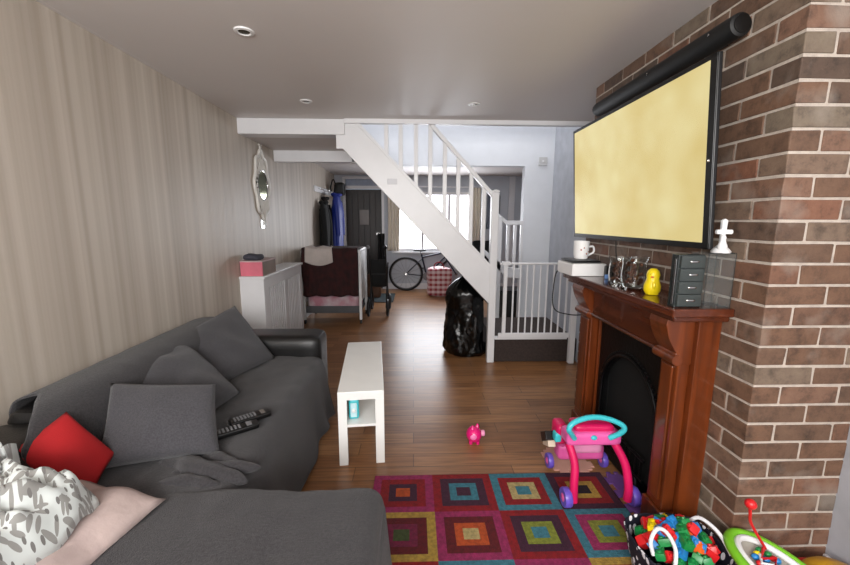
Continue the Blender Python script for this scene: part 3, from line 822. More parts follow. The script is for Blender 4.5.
for i,a in enumerate((-1.2,-.8,-2.0,-1.6)): g.ell((mx+.0395*cos(a),my+.0395*sin(a),mz+.035+.012*i),(.008,.008,.009),8,6)
obj('painted_flower', g, mat('rust_glaze', (.62,.28,.18), .4), mug, smooth=True)
sm = thing('small_gadget', 'small black gadget with blue front beside the set-top box', 'gadget', (1.16,2.2,ZM))
obj('body', G().rbox((1.13,2.18,ZM),(1.17,2.215,ZM+.075),.005,6), M_blackp, sm, smooth=True)
obj('front', G().box((1.12,2.172,ZM+.001),(1.14,2.182,ZM+.026)), mat('pale_blue_plastic', (.5,.66,.9), .3), sm, bev=.002)
g = G(); g.tube(smoothpath([(.99,2.525,ZM+.02),(.965,2.54,ZM-.03),(.955,2.54,ZM-.20),(.975,2.52,ZM-.27),(1.04,2.47,ZM-.285),(1.10,2.43,ZM-.28),(1.2,2.42,ZM-.26)],8), .004, 6)
obj('cable', g, M_blackm, None, smooth=True, label='black cable looping down past the left end of the mantel', cat='cable')
g = G(); g.tube(smoothpath([(1.155,2.15,1.295),(1.15,2.12,1.2),(1.16,2.06,1.10),(1.17,2.04,1.045)],8), .003, 6)
obj('cable', g, M_blackm, None, smooth=True, label='thin black cable hanging from the television to the mantel', cat='cable')
# glass jars with dark contents
def vase(x, y, r, h, label, fill):
    t = thing('glass_jar', label, 'glass jar', (x,y,ZM))
    obj('jar', G().lathe([(.0,0),(r*.8,.0),(r*.9,.006),(r,.4*h),(r*.92,.8*h),(r*1.05,h),(r*1.0,h),(r*.87,.8*h),(r*.95,.4*h),(r*.84,.012),(0,.01)],(x,y,ZM),seg=24,cap=False), M_glass, t, smooth=True)
    if fill:
        g = G()
        for i in range(34):
            a = random.random()*2*PI; rr = r*.62*math.sqrt(random.random()); z = ZM+.02+random.random()*h*fill
            g.ell((x+rr*cos(a),y+rr*sin(a),z),(.009+.004*random.random(),.009,.007+.003*random.random()),7,5,Matrix.Rotation(random.random()*3,3,'X'))
        obj('potpourri', g, mat('brown_petals', (.36,.17,.12), .7, col2=(.5,.32,.22), nscale=30), t, smooth=True, kind='stuff')
vase(1.115,2.02,.052,.145,'glass jar of brown potpourri beside the set-top box',.65)
vase(1.12,1.885,.062,.155,'wide glass jar of brown potpourri, nearer the yellow toy',.75)
vase(1.045,1.84,.018,.032,'tiny glass tealight holder in front of the potpourri jars',0)
vase(1.04,1.92,.017,.030,'tiny glass tealight holder, the one nearer the set-top box',0)
# yellow toy
yt = thing('toy_bird', 'small yellow toy bird standing on the mantel beside the black drawers', 'toy figure', (1.10,1.70,ZM))
yx, yy = 1.10,1.70
obj('body', G().lathe([(.0,0),(.024,.001),(.034,.018),(.035,.042),(.028,.064),(.025,.074),(.028,.092),(.023,.110),(.012,.120),(0,.122)],(yx,yy,ZM),seg=20,cap=False), M_yellow, yt, smooth=True)
for p_ in ((yx-.012,yy-.028,ZM+.045),(yx+.018,yy+.02,ZM+.045)): obj('wing', G().ell(p_,(.008,.010,.020),8,6), M_yellow, yt, smooth=True)
g = G(); g.ell((yx-.02,yy-.012,ZM+.095),(.004,.004,.004),8,6); g.ell((yx-.004,yy-.022,ZM+.095),(.004,.004,.004),8,6); obj('eye', g, M_blackp, yt, smooth=True)
g = G(); g.ell((yx-.018,yy-.022,ZM+.084),(.007,.007,.004),8,6); obj('beak', g, M_orange, yt, smooth=True)
g = G(); g.ell((yx-.016,yy-.014,ZM+.005),(.012,.009,.005),8,6); g.ell((yx+.008,yy-.02,ZM+.005),(.012,.009,.005),8,6); obj('foot', g, M_yellow, yt, smooth=True)
# small drawer tower
dr = thing('mini_drawers', 'dark smoky tower of four little drawers on the near end of the mantel', 'drawers', (1.075,1.475,ZM))
DX0, DX1, DY0, DY1, DZ = 1.022, 1.128, 1.43, 1.475, ZM
M_smoke = mat('smoky_plastic', (.16,.18,.18), .15, spec=.7)
obj('case', G().box((DX0,DY0+.004,DZ),(DX1,DY1,DZ+.208)), M_smoke, dr, bev=.003)
for k in range(4):
    z = DZ+.005+k*.0505
    q = obj('drawer', G().rbox((DX0+.005,DY0-.006,z),(DX1-.005,DY0+.02,z+.047),.003,5), mat('smoky_drawer', (.20,.225,.22), .18, spec=.7), dr, smooth=True)
    obj('handle', G().rbox((1.06,DY0-.012,z+.020),(1.095,DY0-.004,z+.029),.004,5), M_chrome, q, smooth=True)
obj('side_catch', G().box((DX0-.004,DY0+.01,DZ+.01),(DX0,DY0+.02,DZ+.19)), M_chrome, dr, bev=.001)
cb = thing('acrylic_case', 'clear acrylic display case at the near end of the mantel beside the black drawers', 'display case', (1.18,1.45,ZM))
g = G(); a0,a1,b0,b1,hh = 1.133,1.240,1.425,1.52,.21
tt = .002
g.box((a0,b0,DZ),(a1,b0+tt,DZ+hh)); g.box((a0,b1-tt,DZ),(a1,b1,DZ+hh)); g.box((a1-tt,b0+tt,DZ),(a1,b1-tt,DZ+hh)); g.box((a0,b0+tt,DZ),(a0+tt,b1-tt,DZ+hh)); g.box((a0,b0,DZ+hh),(a1,b1,DZ+hh+.003)); g.box((a0+tt,b0+tt,DZ),(a1-tt,b1-tt,DZ+.003))
obj('panels', g, mat('clear_acrylic', (.6,.63,.63), .05, alpha=.07), cb)
g = G()
for (x,y) in ((a0,b0),(a1,b0),(a1,b1)): g.tube([(x,y,DZ),(x,y,DZ+hh)], .0012, 5)
g.tube([(a0,b0,DZ+hh+.003),(a1,b0,DZ+hh+.003)], .0015, 5); g.tube([(a1,b0,DZ+hh+.003),(a1,b1,DZ+hh+.003)], .0015, 5)
obj('edge', g, mat('dark_acrylic_edge', (.18,.2,.2), .2), cb)
fz = DZ+hh+.0032; fx, fy = 1.198, 1.452
fg = thing('cross_figurine', 'white figurine with an upright cross standing on the clear case', 'figurine', (fx,fy,fz))
obj('base', G().lathe([(.0,0),(.032,0),(.034,.006),(.028,.014),(.02,.022),(.014,.03)],(fx,fy,fz),seg=16), M_whitep, fg, smooth=True)
obj('cross', G().prism([(fx-.009,fz+.02),(fx+.009,fz+.02),(fx+.008,fz+.072),(fx+.034,fz+.072),(fx+.037,fz+.08),(fx+.034,fz+.09),(fx+.009,fz+.09),(fx+.011,fz+.125),(fx,fz+.132),(fx-.011,fz+.125),(fx-.009,fz+.09),(fx-.026,fz+.09),(fx-.029,fz+.08),(fx-.026,fz+.072),(fx-.008,fz+.072)],'Y',fy-.007,fy+.007), M_whitep, fg, bev=.003)
obj('kneeling_figure', G().lathe([(.016,0),(.017,.015),(.010,.034),(.009,.04),(.011,.047),(.007,.056),(0,.058)],(fx-.008,fy-.014,fz+.012),seg=14,cap=False), M_whitep, fg, smooth=True)

# ================================================================== TOYS
wk = thing('toy_walker', 'pink toddler push walker with turquoise handle and purple wheels', 'toy walker', (.92,1.8,.009))
ZF = .013
def wheel(g1, g2, x, y, r, w, z0=ZF):
    g1.lathe([(r*.6,-w/2),(r*.93,-w/2),(r,-w*.3),(r,w*.3),(r*.93,w/2),(r*.6,w/2)],(x,y,z0+r),'X',24)
    g2.lathe([(.0,-w*.62),(r*.32,-w*.6),(r*.48,-w*.45),(r*.48,w*.45),(r*.32,w*.6),(.0,w*.62)],(x,y,z0+r),'X',18)
for x,y,r,w in ((.752,1.665,.047,.035),(1.088,1.665,.047,.035),(.775,1.965,.042,.028),(1.085,1.965,.042,.028)):
    a, c_ = G(), G(); wheel(a, c_, x, y, r, w); q = obj('wheel', a, M_purp, wk, smooth=True); obj('hub', c_, M_pink, q, smooth=True)
for s, xb, xt in ((-1,.79,.775),(1,1.05,1.005)):
    pts = smoothpath([(xb+s*.004,1.655,.045),(xb+s*.006,1.66,.12),(xb-s*.004+s*.0,1.69,.22),(xt,1.73,.31)],6)
    obj('leg', G().tube(pts,[.020+.004*sin(i) *0 for i in range(len(pts))],12), M_mag, wk, smooth=True)
obj('tray', G().rbox((.755,1.70,.305),(1.03,1.80,.375),.02,10), M_pink, wk, smooth=True)
obj('bumper', G().rbox((.80,1.72,.365),(1.0,1.82,.405),.018,10), M_mag, wk, smooth=True)
obj('button', G().ell((.885,1.698,.355),(.016,.010,.012)), M_turq, wk, smooth=True)
hp = smoothpath([(p[0]-.03*max(0,(p[0]-.80)/.24), p[1], p[2]) for p in [(.788,1.70,.352),(.765,1.685,.385),(.745,1.67,.418),(.765,1.675,.447),(.83,1.685,.465),(.90,1.69,.468),(.97,1.685,.458),(1.03,1.675,.437),(1.045,1.67,.415),(1.025,1.68,.385),(.985,1.70,.352)]],6)
obj('handle', G().tube(hp,.013,12), M_turq, wk, smooth=True)
obj('front_body', G().rbox((.80,1.90,.09),(1.06,1.99,.185),.025,10), M_pink, wk, smooth=True)
obj('front_arch', G().tube(smoothpath([(.82,1.95,.12),(.83,1.90,.22),(.86,1.84,.30),(.90,1.80,.345)],6),.018,10), M_pink, wk, smooth=True)
obj('front_arch', G().tube(smoothpath([(1.04,1.95,.12),(1.03,1.90,.22),(1.0,1.84,.30),(.96,1.80,.345)],6),.018,10), M_pink, wk, smooth=True)
obj('activity_panel', G().rbox((.84,1.86,.16),(1.02,1.90,.29),.015,10), mat('light_pink_plastic', (.93,.60,.76), .35), wk, smooth=True)
obj('side_toy', G().rbox((.745,1.80,.25),(.805,1.90,.36),.02,8), M_mag, wk, smooth=True)
obj('side_spinner', G().rbox((.735,1.80,.265),(.775,1.85,.315),.01,8), M_turq, wk, smooth=True)
obj('page_flap', G().prism([(1.83,.265),(1.90,.215),(1.93,.255),(1.86,.30)],'X',.700,.745), M_blackp, wk, bev=.003)
obj('page_flap', G().prism([(1.86,.205),(1.95,.165),(1.95,.22),(1.88,.245)],'X',.725,.765), mat('cream_plastic', (.85,.78,.70), .4), wk, bev=.003)

pg = thing('piggy_toy', 'round hot pink piggy bank toy lying alone on the wooden floor', 'toy', (.395,2.25,0))
M_hp = mat('hot_pink_plastic', (.90,.12,.48), .2, coat=.4)
obj('body', G().ell((.388,2.25,.052),(.050,.052,.051),24,16), M_hp, pg, smooth=True)
obj('snout', G().lathe([(.018,0),(.020,.015),(.017,.022),(0,.023)],(.432,2.245,.062),'X',16), mat('pale_pink_plastic', (.96,.62,.78), .3), pg, smooth=True)
g = G(); g.lathe([(.014,0),(.006,.02),(0,.024)],(.375,2.235,.098),seg=10); g.lathe([(.014,0),(.006,.02),(0,.024)],(.41,2.26,.097),seg=10); obj('ear', g, M_hp, pg, smooth=True)
g = G()
for a,b_ in ((.365,2.225),(.41,2.225),(.365,2.275),(.41,2.275)): g.lathe([(.011,0),(.012,.02)],(a,b_,0),seg=10)
obj('foot', g, M_hp, pg, smooth=True)
obj('face_patch', G().ell((.378,2.202,.058),(.022,.006,.018)), mat('pink_sticker', (.95,.5,.72), .3), pg, smooth=True)

# bag of bricks
bg = thing('toy_bag', 'navy and white patterned fabric bag with white handles holding building bricks', 'bag', (1.02,1.33,.012))
bcx, bcy = 1.02,1.27
def bagfn(u, v):
    a = 2*PI*u; ca, sa = cos(a), sin(a)
    k = (abs(ca)**4+abs(sa)**4)**-.25
    r = (.115+.03*v)*(1+.05*noise.noise(Vector((ca*2,sa*2,v*3))))
    return Vector((bcx+r*1.12*k*ca, bcy+r*.92*k*sa, .0135+v*.17+.012*noise.noise(Vector((ca*1.5,sa*1.5,5)))*v))
obj('bag_body', G().grid(bagfn, 48, 12, closeu=True), M_navy, bg, smooth='all', solid=.004)
obj('bag_base', G().lathe([(0,.0),(.105,.0),(.105,.003),(0,.003)],(bcx,bcy,.0135),seg=20), M_navy, bg)
M_hand = mat('white_webbing', (.86,.86,.87), .7)
obj('bag_handle', G().tube(smoothpath([(bcx-.13,bcy-.06,.18),(bcx-.135,bcy-.045,.225),(bcx-.105,bcy-.03,.262),(bcx-.07,bcy-.035,.25),(bcx-.06,bcy-.075,.215),(bcx-.09,bcy-.12,.17)],6),.007,8), M_hand, bg, smooth=True)
obj('bag_handle', G().tube(smoothpath([(bcx+.08,bcy+.06,.20),(bcx+.11,bcy+.04,.245),(bcx+.14,bcy-.02,.235),(bcx+.15,bcy-.08,.19)],6),.007,8), M_hand, bg, smooth=True)
bc = [('red',M_redp),('green',M_green),('blue',M_bluep),('yellow',M_yellow),('orange',M_orange)]
seq = [1,0,2,1,0,3,1,2,0,1,4,0,2,1,0,1,2,3,0,1,2,0,1,4,2,0,1,0,2,1,3,0,1,2,0,1]
placed = []
for i in range(52):
    ci = seq[i % len(seq)]
    for tr in range(60):
        a = random.random()*2*PI; rr = math.sqrt(random.random())
        x = bcx+rr*.125*cos(a); y = bcy+rr*.10*sin(a)
        z = .165+.075*(1-rr*rr)*random.uniform(.4,1)+ (0.0 if i < 26 else .012)
        if all((Vector((x,y,z))-p).length > .029 for p in placed): break
    placed.append(Vector((x,y,z)))
    s_ = random.choice([(.034,.034,.028),(.056,.034,.028),(.046,.036,.034)])
    M = rotM((x,y,z), random.random()*3, random.uniform(-.8,.8), random.uniform(-.8,.8))
    g = G(); g.rbox((-s_[0]/2,-s_[1]/2,-s_[2]/2),(s_[0]/2,s_[1]/2,s_[2]/2),.004,4,M)
    for sx in ((-.25,.25) if s_[0] > .035 else (0,)):
        ring = []
        mm = M @ Matrix.Translation((s_[0]*sx,0,s_[2]/2-.001))
        k0 = len(g.bm.verts); g.bm.verts.ensure_lookup_table()
        g.lathe([(.0085,0),(.0085,.006),(.006,.007)], (0,0,0), seg=10); g.bm.verts.ensure_lookup_table()
        for v in list(g.bm.verts)[k0:]: v.co = mm @ v.co
    obj('toy_brick', g, bc[ci][1], None, smooth=True, label=f'{bc[ci][0]} plastic toy brick heaped in the navy and white bag', cat='toy brick', group=f'{bc[ci][0]} toy bricks in the bag')

# green activity toy leaning on the chimney
gt = thing('activity_board', 'oval toy with bright green rim, red aerial and coloured beads leaning near the bricks', 'toy', (1.24,1.14,.0))
e1 = Vector((.093,-.22,-.045)).normalized(); e2 = Vector((.315,.16,-.02)); e2 = (e2-e1*e2.dot(e1)).normalized(); e3 = e1.cross(e2)
Mg = Matrix(((e1.x,e2.x,e3.x,1.275),(e1.y,e2.y,e3.y,1.085),(e1.z,e2.z,e3.z,.20),(0,0,0,1)))
def loc(p): return Mg @ Vector(p)
def ring(r1, r2, rad, z): return [loc((r1*cos(2*PI*i/40), r2*sin(2*PI*i/40), z)) for i in range(40)]
obj('green_rim', G().tube(ring(.175,.115,.0,0),.017,10,closed=True), M_lime, gt, smooth=True)
obj('white_ring', G().tube(ring(.150,.092,.0,.006),.011,8,closed=True), M_whitep, gt, smooth=True)
g = G(); V = [loc((.148*cos(2*PI*i/40),.09*sin(2*PI*i/40),-.004)) for i in range(40)]; V2 = [loc((.148*cos(2*PI*i/40),.09*sin(2*PI*i/40),-.012)) for i in range(40)]
g._add(V+V2, [tuple(range(40)), tuple(range(79,39,-1))]+[(i,(i+1)%40,40+(i+1)%40,40+i) for i in range(40)])
obj('backing_plate', g, mat('pale_grey_board', (.66,.64,.60), .5), gt)
random.seed(3)
for nm, mm_, k in (('red_beads',M_redp,9),('yellow_beads',M_yellow,7),('green_beads',M_green,5),('blue_beads',M_bluep,5)):
    g = G()
    for i in range(k):
        a = random.random()*2*PI; r = math.sqrt(random.random())*.8
        c_ = loc((.13*r*cos(a), .075*r*sin(a), .008)); g.ell(c_, (.013,.011,.010), 10, 7)
    obj(nm, g, mm_, gt, smooth=True)
obj('zigzag_track', G().tube([loc((-.09+.02*i, .03*(-1)**i-.01*0, .018)) for i in range(10)], .006, 7), M_redp, gt, smooth=True)
obj('zigzag_track', G().tube([loc((-.08+.02*i, -.03+.018*(-1)**i, .016)) for i in range(10)], .006, 7), M_whitep, gt, smooth=True)
obj('aerial', G().tube(smoothpath([loc((-.09,.05,.01)), (1.215,1.18,.33),(1.195,1.17,.38),(1.185,1.165,.41)],6), .005, 8), M_redp, gt, smooth=True)
obj('aerial_ball', G().ell((1.183,1.162,.425),(.018,.018,.018)), M_redp, gt, smooth=True)
obj('stand', G().tube([loc((.02,.03,-.012)),(1.27,1.10,.09),(1.25,1.12,.007),(1.32,1.05,.007)], .009, 6), M_lime, gt, smooth=True)
# yellow drum-like toy far right
dt = thing('toy_drum', 'round yellow topped red toy at the right edge beside the brick corner', 'toy', (1.50,1.12,0))
obj('base', G().lathe([(.0,0),(.125,0),(.135,.02),(.135,.10),(.12,.125),(0,.125)],(1.50,1.12,0),seg=32,cap=False), M_redp, dt, smooth=True)
obj('lid', G().lathe([(.0,.125),(.105,.125),(.115,.14),(.10,.16),(.06,.175),(0,.18)],(1.52,1.11,.0),seg=32,cap=False), mat('mustard_plastic', (.80,.60,.10), .4), dt, smooth=True)
obj('dial', G().lathe([(.0,0),(.03,0),(.026,.012),(0,.014)],(1.52,1.11,.178),seg=20,cap=False), M_redp, dt, smooth=True)
rc = G(); rc.rbox((1.10,1.13,.0),(1.17,1.22,.05),.015,8)
obj('toy_block', rc, M_redp, None, smooth=True, label='small red toy block between the brick bag and the green toy', cat='toy')

# ================================================================== LEFT SIDE, MID DISTANCE
rcv = thing('radiator_cover', 'white slatted radiator cover cabinet against the striped wall', 'radiator cover', (-1.47,4.0,0))
rx0, rx1, ry0, ry1, rz = XL, -1.355, 3.45, 4.62, .90
obj('top', G().box((rx0,ry0-.012,rz-.025),(rx1+.015,ry1+.01,rz)), M_white, rcv, bev=.004)
obj('end_panel', G().box((rx0,ry0,0),(rx1,ry0+.02,rz-.025)), M_white, rcv, bev=.002)
obj('end_panel', G().box((rx0,ry1-.02,0),(rx1,ry1,rz-.025)), M_white, rcv, bev=.002)
g = G(); g.box((rx1-.018,ry0+.02,0),(rx1,ry1-.02,.1)); g.box((rx1-.018,ry0+.02,rz-.12),(rx1,ry1-.02,rz-.025))
for y in (ry0+.02, (ry0+ry1)/2-.04, ry1-.10): g.box((rx1-.018,y,.1),(rx1,y+.08,rz-.12))
obj('front_frame', g, M_white, rcv, bev=.002)
for (a, b_) in ((ry0+.10,(ry0+ry1)/2-.04),((ry0+ry1)/2+.04,ry1-.10)):
    g = G(); k = 8
    for i in range(k):
        y = a+(b_-a)*(i+.5)/k; g.box((rx1-.012,y-.018,.1),(rx1-.004,y+.018,rz-.12))
    obj('slat_panel', g, M_white, rcv)
# pink box on top
pb = thing('pink_box', 'pink and brown cardboard box on the near end of the radiator cover', 'box', (-1.46,3.6,rz))
obj('box_end', G().box((-1.56,3.46,rz+.001),(-1.365,3.475,rz+.13)), mat('pink_card', (.86,.45,.52), .7), pb)
obj('box_body', G().box((-1.56,3.475,rz+.001),(-1.365,3.80,rz+.13)), mat('brown_card', (.50,.44,.40), .8), pb)
obj('box_rim', G().box((-1.562,3.456,rz+.128),(-1.36,3.80,rz+.140)), mat('pale_card', (.75,.66,.66), .8), pb)
g = G(); g.rbox((-1.535,3.47,rz+.141),(-1.40,3.62,rz+.195),.025,12,None,.02,14)
obj('folded_cloth', g, mat('dark_grey_knit', (.25,.25,.29), .95), None, smooth='all', label='crumpled dark grey cloth on top of the pink box', cat='cloth')
# ornate mirror
mi = thing('wall_mirror', 'ornate pale silver scroll framed oval mirror hung on the striped wall', 'mirror', (-1.56,4.10,1.72))
mc = (XL+.012, 4.09, 1.755)
obj('glass', G().lathe([(0,.006),(.13,.006),(.13,0),(0,0)],mc,'X',32,sx=.95,sy=1.1,cap=False), mat('mirror_glass', (.62,.64,.52), .08, 1), mi, smooth=True)
obj('inner_ring', G().tube([(mc[0]+.004, mc[1]+.128*cos(2*PI*i/36), mc[2]+.148*sin(2*PI*i/36)) for i in range(36)], .008, 8, closed=True), M_chrome, mi, smooth=True)
M_orn = mat('pale_silver_resin', (.90,.89,.87), .4, bump=.4, bscale=80)
g = G()
for s in (-1,1):
    for (h0, sgn) in ((1,1),(1,-1)):
        pass
outer = []
for i in range(72):
    a = 2*PI*i/72
    ry_, rz_ = .19, .33
    w_ = 1+.07*cos(8*a)
    outer.append((XL+.012, mc[1]+ry_*w_*cos(a)*(1-.15*abs(sin(a))), mc[2]-.0+rz_*w_*sin(a)))
g.tube(outer, .016, 8, closed=True)
for i in range(24):
    a = 2*PI*i/24
    p0 = Vector((XL+.012, mc[1]+.135*cos(a), mc[2]+.155*sin(a))); p1 = Vector((XL+.014, mc[1]+.165*cos(a+.12), mc[2]+.25*sin(a+.12))); p2 = Vector((XL+.012, mc[1]+.17*cos(a), mc[2]+.31*sin(a)))
    g.tube([p0,(p0+p1)/2+Vector((.006,0,0)),p1,p2], [.012,.010,.009,.006], 6)
for s in (-1,1):
    g.tube([(XL+.012, mc[1]+.02*s+.05*s*t*cos(t*5), mc[2]+.33+.07*t) for t in [i/10 for i in range(11)]], .010, 6)
    g.tube([(XL+.012, mc[1]+.02*s+.05*s*t*cos(t*5), mc[2]-.33-.07*t) for t in [i/10 for i in range(11)]], .010, 6)
obj('scroll_frame', g, M_orn, mi, smooth=True)
sw = thing('light_switch', 'chrome square light switch on the striped wall below the mirror', 'switch', (XL+.004,4.05,1.36))
obj('plate', G().box((XL,4.01,1.32),(XL+.01,4.095,1.405)), M_chrome, sw, bev=.002)
obj('rocker', G().box((XL+.009,4.04,1.345),(XL+.016,4.065,1.38)), M_whitep, sw, bev=.002)
sw = thing('thermostat', 'small white control box on the white wall right of the stairwell opening', 'thermostat', (1.50,4.58,2.10))
obj('body', G().box((1.46,4.562,2.05),(1.56,4.5795,2.14)), mat('offwhite_plastic', (.74,.74,.74), .5), sw, bev=.003)
obj('button', G().box((1.50,4.558,2.085),(1.52,4.563,2.105)), M_whitep, sw)

# cot with maroon blanket
ct = thing('baby_cot', 'small white baby crib on castors beside the radiator cover', 'cot', (-1.1,5.4,0))
cx0,cx1,cy0,cy1 = -1.50,-.70,5.10,5.72
M_cot = mat('cot_white', (.80,.80,.80), .5); M_cotg = mat('grey_mesh', (.30,.30,.31), .8)
for x in (cx0+.02,cx1-.02):
    for y in (cy0+.02,cy1-.02):
        obj('leg', G().box((x-.018,y-.018,.06),(x+.018,y+.018,1.0)), M_cot, ct, bev=.004)
        obj('castor', G().lathe([(.0,-.01),(.028,-.01),(.028,.01),(0,.01)],(x,y,.028),'X',14,cap=False), M_blackm, ct, smooth=True)
obj('side_panel', G().box((cx1-.03,cy0+.04,.30),(cx1-.012,cy1-.04,.98)), M_cot, ct, bev=.003)
obj('side_panel', G().box((cx0+.012,cy0+.04,.30),(cx0+.03,cy1-.04,.98)), M_cot, ct, bev=.003)
obj('end_panel', G().box((cx0+.04,cy0+.012,.16),(cx1-.04,cy0+.026,.25)), M_cotg, ct)
obj('end_panel', G().box((cx0+.04,cy1-.026,.16),(cx1-.04,cy1-.012,.98)), M_cotg, ct)
obj('bottom_board', G().box((cx0+.03,cy0+.03,.15),(cx1-.03,cy1-.03,.17)), M_cotg, ct)
g = G(); g.tube([(cx0+.02,cy0+.02,1.0),(cx1-.02,cy0+.02,1.0),(cx1-.02,cy1-.02,1.0),(cx0+.02,cy1-.02,1.0)],.02,8,closed=True)
obj('top_rail', g, M_cot, ct, smooth=True)
bd = G().rbox((cx0+.045,cy0+.035,.175),(cx1-.06,cy1-.08,.385),.04,14,None,.03,7)
obj('bedding', bd, mat('pale_pink_sheet', (.74,.68,.70), .9, col2=(.66,.45,.5), nscale=7), None, smooth='all', label='crumpled pink and white bedding inside the baby crib', cat='bedding')
P_ = smoothpath([(0,.40,0),(-.004,.7,0),(-.002,.98,0),(.02,1.03,0),(.10,1.035,0),(.35,1.03,0),(.52,1.03,0)],6)
def bl(u, v):
    p = prof(v, P_)
    x = cx0+.02+u*(cx1-cx0-.06)
    fold = .016*sin(u*26+sin(v*4))*(1-v)+.01*noise.noise(Vector((u*5,v*6,0)))
    yb = cy0-.012+p.x-abs(fold)*(1 if p.y < 1.0 else 0)
    z = p.y+(fold*.4 if v > .6 else .045*noise.noise(Vector((u*4,0,1)))*(1-v)*1.5)
    return Vector((x+.02*noise.noise(Vector((v*4,u*2,0)))*(1-v), yb-.012, z+.004))
obj('blanket', G().grid(bl, 50, 40), mat('maroon_fleece', (.20,.06,.06), .95, col2=(.13,.04,.045), nscale=14, bump=.4, bscale=80), None, smooth='all', solid=.008, label='dark maroon fleece blanket hanging over the end of the baby crib', cat='blanket')
P2 = smoothpath([(0,.855,0),(-.003,.96,0),(.0,1.03,0),(.03,1.052,0),(.12,1.055,0)],6)
def cl(u, v):
    p = prof(v, P2); x = -1.42+u*.34+.03*(1-v)*(u-.5)
    z = p.y-.05*(1-v)*abs(sin(u*3.1))*(1 if v < .8 else 0)+(.055 if v > .75 else .055*v)*noise.noise(Vector((u*4,v*3,5)))*.3
    return Vector((x, cy0-.046+p.x, z+.004))
obj('cloth', G().grid(cl, 24, 20), mat('cream_muslin', (.72,.68,.66), .9), None, smooth='all', solid=.005, label='cream cloth lying over the maroon blanket on the crib', cat='cloth')

# pushchair behind the cot
pr_ = thing('pushchair', 'narrow black folding pushchair standing to the right of the baby crib', 'pushchair', (-.52,5.75,0))
g = G(); 
for x in (-.64,-.40):
    g.tube([(x,5.42,1.02),(x,5.62,.62),(x,6.0,.13)], .013, 8); g.tube([(x,6.0,.75),(x,5.75,.45),(x,5.52,.13)], .013, 8)
g.tube([(-.64,5.62,.62),(-.40,5.62,.62)], .010, 8)
obj('frame', g, M_blackm, pr_, smooth=True)
for x in (-.64,-.40): obj('handle', G().tube(smoothpath([(x,5.42,1.02),(x,5.38,1.05),(x+.02,5.32,1.03)],4),.018,8), M_grey if x < -.6 else M_blackp, pr_, smooth=True)
for x in (-.66,-.38):
    for y in (5.52,6.0):
        q = obj('wheel', G().tube([(x,y+.11*cos(2*PI*i/28),.13+.11*sin(2*PI*i/28)) for i in range(28)],.018,8,closed=True), M_blackm, pr_, smooth=True)
        g = G()
        for k in range(5): a = 2*PI*k/5; g.tube([(x,y,.13),(x,y+.1*cos(a),.13+.1*sin(a))],.007,6)
        obj('wheel_spokes', g, M_grey, q, smooth=True)
def seatf(u, v):
    p = prof(v, [(5.60,.85,0),(5.72,.42,0),(6.0,.40,0)]); return Vector((-.63+u*.22, p.x+.03*sin(PI*u), p.y-.02*sin(PI*u)))
obj('fabric_seat', G().grid(seatf, 10, 12), mat('black_fabric', (.04,.04,.045), .9), pr_, smooth='all', solid=.01)
# brown bag on floor beyond
bb = thing('brown_bag', 'brown bag on the floor by the front door', 'bag', (-.72,6.95,0))
obj('bag_body', G().rbox((-.86,6.86,.0),(-.60,7.08,.44),.05,10,None,.03,6), mat('tan_leather', (.34,.22,.14), .6), bb, smooth='all')
obj('bag_handle', G().tube(smoothpath([(-.81,6.95,.42),(-.80,6.95,.56),(-.73,6.95,.62),(-.66,6.95,.56),(-.65,6.95,.42)],5),.010,8), mat('dark_tan', (.2,.12,.08), .6), bb, smooth=True)
obj('doormat', G().rbox((-1.0,6.5,0),(-.35,7.3,.014),.006,6), mat('slate_mat', (.17,.21,.22), .95, bump=.6, bscale=120), None, smooth=True, label='dark slate grey doormat in front of the front door', cat='doormat')

# coats
rk = thing('coat_rack', 'white coat rack board with hooks high on the left wall near the front door', 'coat rack', (XL+.01,7.1,1.86))
obj('board', G().box((XL,6.2,1.86),(XL+.02,7.60,1.95)), M_white, rk, bev=.003)
for y in (6.42,6.68,6.95,7.28): obj('hook', G().tube(smoothpath([(XL+.02,y,1.92),(XL+.07,y,1.90),(XL+.08,y,1.935)],4),.007,6), M_chrome, rk, smooth=True)
def coat(x, y, zt, zb, w, dpt, m, label, seed):
    t = thing('coat', label, 'coat', (x,y,zb), group=None)
    def f(u, v):
        a = 2*PI*u
        z = zt+(zb-zt)*v
        ww = w*(.50+.50*min(1,(v*5))**.6)*(.92+.12*v); dd = dpt*(.5+.5*min(1,v*4))
        k = 1+.10*sin(7*a+seed)*v+.12*noise.noise(Vector((cos(a),sin(a)+seed,v*3)))
        return Vector((x+dd*cos(a)*k, y+ww*sin(a)*k, z))
    g = G().grid(f, 40, 24, closeu=True); obj('body', g, m, t, smooth='all')
    for s in (-1,1):
        pts = smoothpath([(x+.01,y+s*w*.75,zt-.12),(x+.04,y+s*w*1.05,zt-.35),(x+.05,y+s*w*1.0,zt-.72)],5)
        obj('sleeve', G().tube(pts,[.045+.012*(1-i/len(pts)) for i in range(len(pts))],10), m, t, smooth=True)
    obj('collar', G().tube([(x+dpt*.7*cos(2*PI*i/16), y+w*.4*sin(2*PI*i/16), zt-.01+.01*sin(4*PI*i/16)) for i in range(16)],.028,8,closed=True), m, t, smooth=True)
coat(-1.47,6.42,1.70,.75,.17,.075, mat('black_wool', (.035,.035,.04), .9), 'long black coat on the rack, the one nearest the baby crib', 1)
coat(-1.36,6.95,1.86,.62,.20,.10, mat('royal_blue_nylon', (.07,.16,.52), .5), 'royal blue coat hanging on the rack in front of the black coat', 3)
coat(-1.50,6.68,1.78,.85,.12,.06, mat('brown_black_wool', (.07,.055,.05), .9), 'narrow dark brown coat hanging between the black coat and the royal blue coat', 5)
hb = thing('backpack', 'black rucksack hanging at the top of the coat rack', 'rucksack', (-1.37,7.3,1.88))
